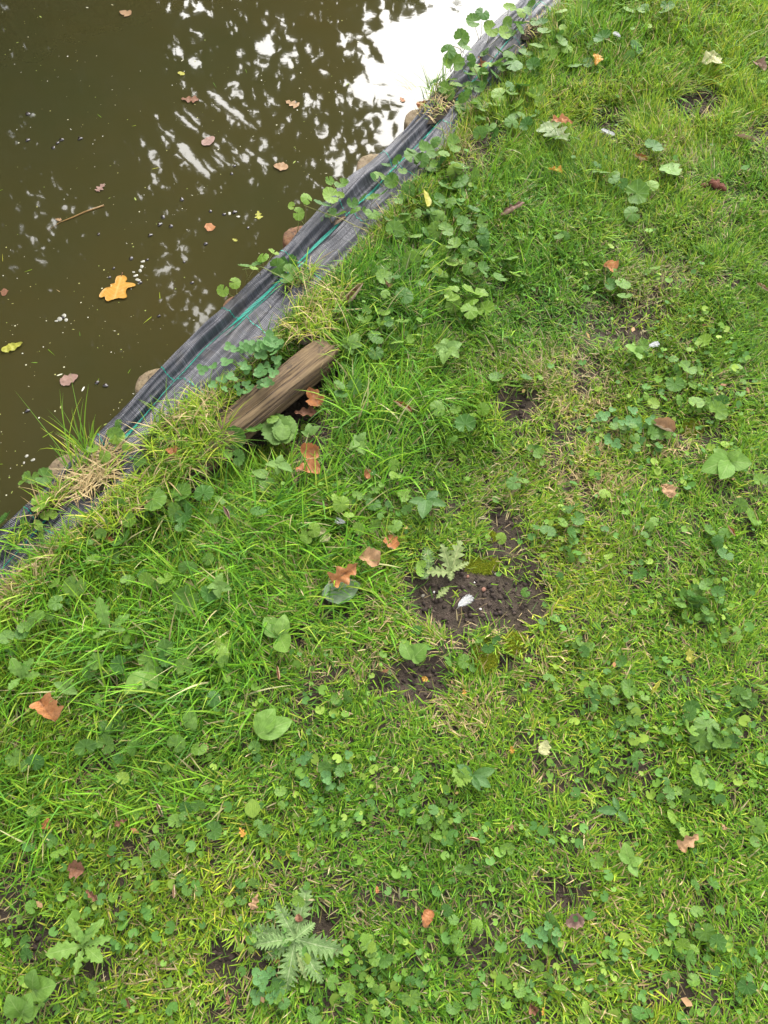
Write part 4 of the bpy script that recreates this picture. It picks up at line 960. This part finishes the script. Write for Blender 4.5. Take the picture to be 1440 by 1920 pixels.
fallen(638, 416, 30, -50, fl(92, 'tan', 'roll'), 'small tan curled leaf lying on the fabric bulge', .034)
fallen(794, 204, 36, 160, fl(93, 'orange', 'flat'), 'rounded orange brown leaf leaning on a post top', .03)
fallen(900, 121, 32, 30, fl(94, 'orange', 'flat'), 'reddish orange leaf lying on the upper fabric', .035)
fallen(797, 372, 44, 8, centred(strip_leaf('oval_leaf', M['lemon'], ovate(.30, .9), 24, 9, bend=.2, cross=.8, crumple=.03, seed=6)), 'upright yellow green oval leaf at the edge of the fabric', .04, roll=.9)

# tiny flakes of leaf litter caught in the turf
r = np.random.default_rng(91); n = 230
x, y, s, t, u, v = sample(n*14, r); k = r.random(len(x)) < .12; x, y, u, v = x[k], y[k], u[k], v[k]; n = len(x)
p = np.stack([x, y, ground_z(x, y)+.012+.012*r.random(n)], -1); a = r.uniform(0, 6.3, n); sz = .003+.007*r.random(n)**2
ux = np.stack([np.cos(a), np.sin(a), r.normal(0, .4, n)], -1)*sz[:, None]; uy = np.stack([-np.sin(a), np.cos(a), r.normal(0, .4, n)], -1)*(sz*r.uniform(.4, .8, n))[:, None]
V = np.stack([p-ux, p-ux*.2+uy, p+ux*.7+uy*.6, p+ux, p+ux*.1-uy*.9], 1).reshape(-1, 3); i = np.arange(n)[:, None]*5
cc = np.array([(.30, .15, .06), (.36, .22, .11), (.20, .10, .05), (.40, .28, .10)])[r.choice(4, n)]
o = mk('leaf_litter', V, i+np.array([[0, 4, 3, 2]]), i+np.array([[0, 2, 1]]), M['grass'], col=np.repeat(cc, 5, 0)); tag(o, 'tiny tan flakes of dead leaf caught in the turf', kind='stuff')
# ------------------------------------------------------------------ on the water
WL = [(235, 25, 26, 70, 'tan', 'small tan leaf floating at the top edge of the pond'), (357, 187, 36, 90, 'brown', 'dark ragged leaf floating beside the sky glints'), (391, 265, 32, -40, 'pink', 'pinkish leaf floating in the small sky reflection'),
      (548, 195, 32, 60, 'tan', 'tan leaf floating among the reflected foliage'), (527, 313, 30, 80, 'tan', 'orange tan leaf floating below the reflected foliage'), (189, 352, 26, -30, 'pink', 'small pale pink leaf floating above the twig'),
      (393, 426, 24, 40, 'orange', 'small orange leaf floating among the dark seeds'), (485, 404, 24, 10, 'lemon', 'small yellow leaf floating near the edging'), (130, 712, 38, -60, 'pink', 'pinkish brown lobed leaf floating near the lower pond'),
      (754, 187, 16, 30, 'orange', 'tiny orange flake floating on the white reflection'), (340, 138, 16, 60, 'lemon', 'tiny green yellow flake floating under the top sky glints'), (440, 450, 12, 60, 'lemon', 'tiny yellow green flake floating by the fabric edge'),
      (8, 548, 20, 10, 'brown', 'brown scrap floating at the picture edge'), (110, 412, 14, 80, 'tan', 'tiny tan flake beside the lower end of the twig')]
for i, (u, v, d, deg, m, lab) in enumerate(WL):
    key = strip_leaf('fallen_leaf', M[m], [ragged(.36, i), oakp(.36, 3, .3, i)][i % 2], 28, 7, bend=.15, crumple=.05, fold=.06, seed=i+50)
    fallen(u, v, d, deg, centred(key), lab, .0015, water=True)
def poly_leaf(name, m, pts, dome=.03):
    """leaf from an outline, filled by rings towards the middle"""
    n0 = len(pts); q = []
    for i in range(n0):                                   # smooth closed outline
        a, b, c, d = [Vector(pts[(i+k) % n0]) for k in (-1, 0, 1, 2)]
        for t in (0, .25, .5, .75): q.append(.5*((2*b)+(c-a)*t+(2*a-5*b+4*c-d)*t*t+(3*b-a-3*c+d)*t**3))
    c0 = sum(q, Vector((0, 0)))/len(q); V = []; uv = []; n = len(q)
    for f in (1, .93, .75, .5, .25):
        for p in q:
            e = c0+(p-c0)*f
            z = dome*(1-f*f)*.6+(.02*(float(vnoise(e.x*7+3, e.y*7, 3))-.5))+(.03*max(0, f-.9)*10*float(vnoise(e.x*4, e.y*4+9, 4)))
            V.append((e.x, e.y, z)); uv.append((.5+e.x*.8, .5+e.y))
    Q = [(k*n+i, k*n+(i+1) % n, (k+1)*n+(i+1) % n, (k+1)*n+i) for k in range(4) for i in range(n)]
    V.append((c0.x, c0.y, dome*.6)); uv.append((.5+c0.x, .5+c0.y)); T = [(4*n+i, 4*n+(i+1) % n, 5*n) for i in range(n)]
    return mk(name, V, Q, T, m, None, True, uv=uv, link=False)
OAK = [(.02, .50), (-.12, .44), (-.14, .30), (-.13, .20), (-.24, .14), (-.22, .04), (-.36, -.02), (-.44, -.20), (-.46, -.34), (-.38, -.38), (-.30, -.34), (-.24, -.46), (-.16, -.50), (-.05, -.43), (.10, -.37), (.26, -.37), (.34, -.30), (.27, -.14), (.28, .02), (.40, .08), (.48, .15), (.42, .23), (.27, .24), (.17, .26), (.19, .36), (.13, .46)]
om = poly_leaf('oak_leaf', M['yellow'], OAK)
oo = fallen(221, 541, 70, -4, om, 'large yellow lobed oak leaf floating on the pond', .003, water=True)
V, F, T = tube([(0, .47, .02), (.01, .55, .03), (0, .60, .03)], .010, 6); mk('stalk', V, F, T, M['brown'], oo, True)
fallen(24, 652, 44, -65, centred(strip_leaf('leaf', M['lemon'], ragged(.2, 3), 28, 7, bend=.3, crumple=.1, seed=8)), 'curled yellow green leaf floating at the pond edge of the picture', .001, water=True)
# twig
q = [P(a, b, WATER_Z+.002) for a, b in ((90, 432), (112, 417), (135, 408), (160, 397), (195, 385))]
V, F, T = tube(q, [.0006, .0012, .0018, .0022, .0024], 6); tw = mk('twig', V, F, T, M['twig'], smooth=True); tag(tw, 'slender yellow brown twig floating on the pond', 'twig')
# dark seeds
def lump(name, m, seed, k=.3):
    import bmesh
    bm = bmesh.new(); bmesh.ops.create_icosphere(bm, subdivisions=2, radius=.5)
    for v_ in bm.verts: v_.co *= 1+k*(float(vnoise(v_.co.x*3+seed*5.3+20, v_.co.y*3+v_.co.z*2.3+20, 8))-.5)*2
    me = bpy.data.meshes.new(name); bm.to_mesh(me); bm.free(); me.materials.append(m)
    for p in me.polygons: p.use_smooth = True
    return me
SEED = [lump('seed', M['seed'], i, .45) for i in range(4)]
rs = random.Random(9); seedlist = []
for u, v in [(100, 277), (116, 262), (150, 260), (52, 263), (52, 214), (440, 311), (341, 374), (300, 421), (320, 424), (306, 407), (185, 439), (386, 457), (345, 491), (465, 427), (198, 723), (182, 717), (52, 770), (420, 402), (394, 396), (282, 441), (276, 487), (246, 485), (213, 503), (205, 520), (262, 530), (440, 398), (434, 326), (360, 530), (108, 268), (118, 595), (298, 592)]:
    o = ob('floating_seed', rs.choice(SEED)); s_ = px(u, v, rs.uniform(4, 8)); o.scale = (s_*1.3, s_, s_*.7); o.rotation_euler = (0, 0, rs.uniform(0, 6)); o.location = P(u, v, WATER_Z+.001)
    tag(o, '', 'seed', 'dark seeds floating on the pond'); seedlist.append((o, u, v, 'dark'))
LMW = {'big yellow oak leaf': (222, 540), 'floating twig': (150, 405), 'pinkish floating leaf': (391, 265), 'small orange floating leaf': (393, 426), 'lobed pinkish brown leaf': (130, 712), 'small pale pink leaf': (189, 352)}
_k = dict(LM); LM.clear(); LM.update(LMW); label_set(seedlist, 'floating seed'); LM.clear(); LM.update(_k)
# scum islands: crescents of pale froth
def scum(u, v, spots, label):
    th = thing('scum_island', P(u, v, WATER_Z), label, 'scum')
    for a, b, d in spots:
        o = ob('froth', rs.choice(FOAM), th); o.location = P(a, b, WATER_Z+.0005)-th.location; s_ = px(a, b, d); o.scale = (s_, s_*.75, s_*.25); o.rotation_euler = (0, 0, rs.uniform(0, 6))
FOAM = [lump('froth', M['foam'], 40+i, .4) for i in range(3)]
scum(262, 508, [(268, 490, 9), (266, 500, 9), (263, 507, 9), (254, 517, 10), (258, 525, 11), (262, 530, 9), (250, 510, 6)], 'pale frothy string of scum beside the yellow oak leaf')
scum(117, 595, [(112, 598, 12), (120, 592, 11), (124, 600, 9), (106, 602, 7)], 'pale frothy scum spot below the yellow oak leaf')
scum(443, 402, [(430, 400, 9), (447, 406, 8)], 'pale scum spot near the small yellow leaf')
scum(58, 858, [(50, 855, 8), (62, 862, 9), (45, 868, 6)], 'pale scum flecks near the lower fabric end')
# countless pale specks
r = np.random.default_rng(77); n = 1050
u = r.uniform(-40, 760, n); v = r.uniform(-40, 960, n)
base = np.array([P(a, b, WATER_Z+.0006)[:] for a, b in zip(u, v)])
s_, t_ = st(base[:, 0], base[:, 1]); k = (t_ < -.11) & (r.random(n) < .25+.75*(vnoise(u/90., v/90., 19) > .5)); base = base[k]; n = len(base)
a = r.uniform(0, 2*pi, n); sz = .0007+.0016*r.random(n)**3; el = 1+2.5*(r.random(n) < .15)
ring = np.stack([np.cos(np.arange(6)*pi/3), np.sin(np.arange(6)*pi/3)], -1)
off2 = ring[None]*np.stack([sz*el, sz], -1)[:, None]
V = np.zeros((n, 6, 3)); ca, sa = np.cos(a)[:, None], np.sin(a)[:, None]
V[..., 0] = base[:, None, 0]+off2[..., 0]*ca-off2[..., 1]*sa; V[..., 1] = base[:, None, 1]+off2[..., 0]*sa+off2[..., 1]*ca; V[..., 2] = base[:, None, 2]
i = np.arange(n)[:, None]*6; Q = np.concatenate([i+np.array([[0, 1, 2, 3]]), i+np.array([[0, 3, 4, 5]])])
cc = np.array([(.40, .38, .26), (.50, .48, .40), (.28, .27, .10), (.20, .24, .06)])[r.choice(4, n)]
o = mk('floating_specks', V.reshape(-1, 3), Q, None, M['crumb'], col=np.repeat(cc, 6, 0)); tag(o, 'tiny pale specks scattered over the murky water', kind='stuff')
# floating grass clippings
p = np.array([P(a_, b_, WATER_Z+.001)[:] for a_, b_ in [(70, 680), (180, 722), (90, 655), (150, 630), (5, 355), (5, 490), (255, 235), (190, 220), (285, 317), (460, 130), (400, 155), (112, 547), (284, 594), (5, 870), (80, 820), (240, 700), (60, 505), (300, 560), (440, 580-60)]])
n = len(p); V, F, cc = blade_arrays(p, r.uniform(0, 6.2, n), r.uniform(.012, .03, n), r.uniform(.0012, .002, n), np.full(n, 1.56), np.zeros(n), pick_cols(n, np.full(n, .1), np.full(n, .3), r), 3)
o = mk('grass_clippings', V, F, None, M['grass'], col=cc); tag(o, 'loose green grass clippings floating on the pond', kind='stuff')

# ------------------------------------------------------------------ bare soil: crumbs, pebbles, feather, moss, clod
r = np.random.default_rng(31)
x, y, s, t, u, v = sample(area_n(1.6), r); bare = blobs(u, v, BARE); k = r.random(len(x)) < bare*.95
x, y = x[k], y[k]; n = len(x)
ico = lump('tmp', M['soil'], 1, .0); import bmesh
bm = bmesh.new(); bmesh.ops.create_icosphere(bm, subdivisions=1, radius=.5); iv = np.array([v_.co[:] for v_ in bm.verts]); it = np.array([[q.index for q in f.verts] for f in bm.faces]); bm.free()
sz = .0025+.008*r.random(n)**2.6
V = iv[None]*(1+.35*(r.random((n, len(iv), 1))-.5)*2)*sz[:, None, None]*np.stack([r.uniform(.8, 1.4, n), r.uniform(.8, 1.2, n), r.uniform(.5, .9, n)], -1)[:, None]
V = V+np.stack([x, y, ground_z(x, y)+sz*.15], -1)[:, None]
cc = np.array([(.030, .021, .016), (.042, .030, .023), (.060, .043, .032), (.022, .016, .013)])[r.choice(4, n)]
o = mk('soil_crumbs', V.reshape(-1, 3), None, (it[None]+(np.arange(n)*len(iv))[:, None, None]).reshape(-1, 3), M['crumb'], col=np.repeat(cc, len(iv), 0)); tag(o, 'dark crumbly soil in the bare patches', kind='stuff')
def pebble(u, v, d, m, label, i):
    o = ob('pebble', lump('pebble', M[m], 60+i, .18)); z_ = gz(P(u, v)); s_ = px(u, v, d*.8); o.scale = (s_*1.1, s_*.9, s_*.55); o.location = P(u, v, z_+s_*.25); o.rotation_euler = (0, 0, i); tag(o, label, 'pebble', 'pebbles on the bare soil')
for i, a in enumerate([(755, 1122, 14, 'pebble_pale', 'rounded pale pebble at the near rim of the bare soil'), (907, 1105, 12, 'pebble_red', 'flat reddish pebble on the bare soil above the feather'), (814, 1110, 6, 'pebble_white', 'tiny white stone beside the toothed leaf on the soil'),
                       (901, 1142, 6, 'pebble_white', 'tiny white stone just right of the feather'), (877, 1081, 8, 'pebble_red', 'small pinkish stone below the small pale thistle'), (800, 1083, 9, 'pebble_pale', 'half buried grey brown stone left of the pale thistle'), (930, 1076, 8, 'pebble_pale', 'small dull stone on the soil above the reddish pebble'),
                       (793, 1117, 9, 'pebble_pale', 'dull half buried stone between the rim pebble and the leaf'), (412, 1796, 7, 'pebble_red', 'orange crumb on the small soil patch left of the thistle'), (1033, 1711, 5, 'pebble_white', 'tiny white stone on the small bare patch in the lower lawn'), (890, 1092, 5, 'pebble_white', 'tiny pale grit on the soil near the reddish pebble')]): pebble(*a, i)
def feather(u, v, d, deg, label, z=.016, nb=70, wd=.26):
    p = P(u, v, 0); p.z = gz(p)+z; th = thing('feather', p, label, 'feather', rz=R(deg)); L = px(u, v, d); r_ = random.Random(int(u))
    V, F, T = tube([(0, -.5*L, -.003), (.0, -.1*L, .004), (.02*L, .3*L, .007), (.05*L, .5*L, .004)], [.0007, .0006, .0004, .0002], 5); mk('quill', V, F, T, M['quill'], th, True)
    mb = MB()
    for i in range(nb):
        f = i/nb; y = (-.42+.9*f)*L
        for sd in (-1, 1):
            w_ = wd*L*(math.sin(pi*(.15+.8*f))**.8)*r_.uniform(.75, 1.1); bw = .55*L/nb*1.6
            q = [Vector((0, y, .004)), Vector((sd*w_*.5, y+w_*.35, .007+r_.uniform(0, .003))), Vector((sd*w_, y+w_*.9+r_.uniform(-.1, .1)*w_, .004+r_.uniform(0, .005)))]
            V = []
            for kk, c in enumerate(q): V += [c+Vector((0, -bw*(1-kk*.4), 0)), c+Vector((0, bw*(1-kk*.4), 0))]
            mb.add(V, [(0, 1, 3, 2), (2, 3, 5, 4)])
    mb.build('vane', M['feather'], th, True)
feather(870, 1134, 36, -55, 'small white downy feather on the bare soil patch', .016)
feather(1135, 262, 30, -125, 'white scrap of feather sunk in the upper turf', .02, 36, .18)
feather(1217, 664, 22, -70, 'bit of white down beside the fresh green weed', .025, 30, .3)
feather(1150, 92, 18, 40, 'tiny white down in the top turf right of the orange leaf', .028, 24, .3)
feather(640, 988, 20, 70, 'wisp of pale down in the turf above the folded orange leaf', .028, 24, .35)
def moss(u, v, ru, rv_, label, h=.012, seed=0):
    c = P(u, v, 0); c.z = gz(c); th = thing('moss_cushion', c, label, 'moss', 'moss cushions in the turf'); a, b = px(u, v, ru), px(u, v, rv_)*1.35
    n, m_ = 28, 10; V = []; r_ = np.random.default_rng(seed)
    for j in range(m_):
        for i in range(n):
            f = j/(m_-1); q = 2*pi*i/n; k_ = 1+.35*(float(vnoise(i*.45, seed*3., 9))-.5)
            V.append((cos(q)*a*f*k_, math.sin(q)*b*f*k_, .55*h*(1-f*f)-.003+.004*float(vnoise(cos(q)*f*5+9, math.sin(q)*f*5+9, seed))))
    mk('cushion', V, [(j*n+(i+1) % n, j*n+i, (j+1)*n+i, (j+1)*n+(i+1) % n) for j in range(m_-1) for i in range(n)], None, M['moss'], th, True)
    nb = int(2600*a*b/.0006); nb = min(nb, 3500); q = r_.uniform(0, 2*pi, nb); f = np.sqrt(r_.random(nb))
    p = np.stack([np.cos(q)*a*f, np.sin(q)*b*f, h*.55*(1-f*f)-.002], -1)
    cc = np.array([(.24, .28, .015), (.17, .22, .012), (.30, .31, .03), (.10, .14, .01)])[r_.choice(4, nb)]
    V, F, cc = blade_arrays(p, r_.uniform(0, 6.3, nb), r_.uniform(.004, .009, nb), r_.uniform(.0008, .0016, nb), r_.uniform(0, 1., nb), r_.uniform(0, .8, nb), cc, 2, .2)
    mk('moss_shoots', V, F, None, M['grass'], th, True, col=cc)['kind'] = 'stuff'
moss(1300, 800, 24, 16, 'bright yellow green moss cushion in the lawn', seed=1)
moss(908, 1228, 26, 26, 'yellow green moss patch below the feather', .008, 2)
moss(900, 1058, 38, 14, 'dull green moss at the upper rim of the bare soil', .007, 3)
moss(968, 1210, 22, 18, 'yellowish moss beside the lower end of the bare soil', .008, 4)
moss(745, 1170, 18, 18, 'small olive moss cushion at the near corner of the bare soil', .008, 5)
moss(915, 1005, 20, 10, 'pale moss on the upper soil strip', .006, 6)
cl = P(1338, 362, 0); cl.z = gz(cl); cth = thing('rusty_clod', cl, 'crumbly rust red clod lying in the upper turf', 'clod')
for i in range(16):
    o = ob('crumb', SEED[0].copy() if i == 0 else o0.data, cth)
    if i == 0: o0 = o; o.data.materials.clear(); o.data.materials.append(M['rust'])
    s_ = random.uniform(.010, .020); o.scale = (s_*1.3, s_, s_*.8); o.location = (random.gauss(0, .014), random.gauss(0, .008), .018+random.uniform(0, .008)); o.rotation_euler = (random.uniform(0, 3), 0, random.uniform(0, 6))

# ------------------------------------------------------------------ more ivy sprigs drifting through the turf, then tiny leaves nobody could count
zones = [(830, 430, 130, 150, 1.0), (950, 130, 150, 120, 1.0), (1290, 700, 140, 110, .9), (1320, 1400, 110, 110, .5), (700, 950, 110, 50, .7), (300, 960, 150, 60, .4), (230, 1250, 140, 60, .4), (1200, 60, 200, 60, .5), (720, 600, 80, 90, .7), (840, 1540, 140, 60, .5),
         (1300, 1130, 90, 60, .5), (1180, 1350, 200, 150, .35), (1100, 1800, 330, 120, .4), (1250, 850, 150, 110, .5), (1100, 480, 200, 160, .3), (600, 1500, 200, 120, .35), (250, 1700, 250, 200, .3), (700, 1800, 150, 100, .45), (560, 1280, 150, 100, .25), (1060, 1000, 150, 100, .35)]
def zone_pts(n, r):
    wts = np.array([z[4]*z[2]*z[3] for z in zones]); wts /= wts.sum(); zi = r.choice(len(zones), n, p=wts); zz = np.array(zones)[zi]
    return zz[:, 0]+r.normal(0, .55, n)*zz[:, 2], zz[:, 1]+r.normal(0, .55, n)*zz[:, 3]
rr_ = np.random.default_rng(55); uu, vv = zone_pts(80, rr_)
for a, b in zip(uu, vv):
    p_ = P(a, b, 0); s1, t1 = st(p_.x, p_.y)
    if len(ivy_list) >= 292 or t1 < .13 or not (10 < a < 1430 and 5 < b < 1910) or float(blobs(np.array([a]), np.array([b]), BARE)[0]) > .3 or bool(on_log(p_.x, p_.y, .01)): continue
    ivy(float(a), float(b), rv.uniform(18, 30), rv.randint(1, 4), pale=rv.random() < .15, rnd=rv)
label_set(ivy_list, 'ground ivy sprig')
n = 2600; u, v = zone_pts(n, rr_); ex = 800
u = np.concatenate([u, rr_.uniform(-60, 1500, ex)]); v = np.concatenate([v, rr_.uniform(-40, 1980, ex)])
p = np.array([P(a, b, 0)[:] for a, b in zip(u, v)]); s, t = st(p[:, 0], p[:, 1])
k = (t > np.interp(s, LAND_S, LAND_T)+.02) & (rr_.random(len(u)) > blobs(u, v, BARE)*.9) & (rr_.random(len(u)) < .35+.65*(vnoise(u/42., v/42., 66) > .45)) & ~on_log(p[:, 0], p[:, 1], .005)
p = p[k]; u = u[k]; v = v[k]; n = len(p)
p[:, 2] = ground_z(p[:, 0], p[:, 1])+.008+.018*rr_.random(n)+.025*blobs(u, v, LUSH)*rr_.random(n)
na = 11; aa = np.linspace(-pi*.9, pi*.9, na); rad = .5*(1+.1*abs(np.sin(aa)))*(1-.25*np.exp(-((pi-abs(aa))/.5)**2))*(1+.05*np.cos(aa*6))
loc = np.stack([np.sin(aa)*rad, np.cos(aa)*rad, .10*np.ones(na)+.05*np.sin(3.5*aa)], -1); loc = np.concatenate([[[0, 0, 0]], loc])
sz = np.where(rr_.random(n) < .7, rr_.uniform(.006, .011, n), rr_.uniform(.011, .018, n)); a = rr_.uniform(0, 2*pi, n); tx = rr_.normal(0, .35, n); ty = rr_.normal(0, .35, n)
l = loc[None]*sz[:, None, None]; ca, sa = np.cos(a)[:, None], np.sin(a)[:, None]
V = np.stack([l[..., 0]*ca-l[..., 1]*sa, l[..., 0]*sa+l[..., 1]*ca, l[..., 2]], -1); V[..., 2] += V[..., 0]*tx[:, None]+V[..., 1]*ty[:, None]; V += p[:, None]
tri = np.array([[0, i+1, i] for i in range(1, na)])
cc = np.array([(.080, .18, .032), (.12, .225, .032), (.065, .15, .032), (.19, .28, .04)])[rr_.choice(4, n, p=[.35, .3, .2, .15])]*(.85+.3*rr_.random(n))[:, None]
o = mk('small_round_leaves', V.reshape(-1, 3), None, (tri[None]+(np.arange(n)*(na+1))[:, None, None]).reshape(-1, 3), M['grass'], smooth=True, col=np.repeat(cc, na+1, 0)); tag(o, 'countless tiny round leaves scattered through the turf', kind='stuff')
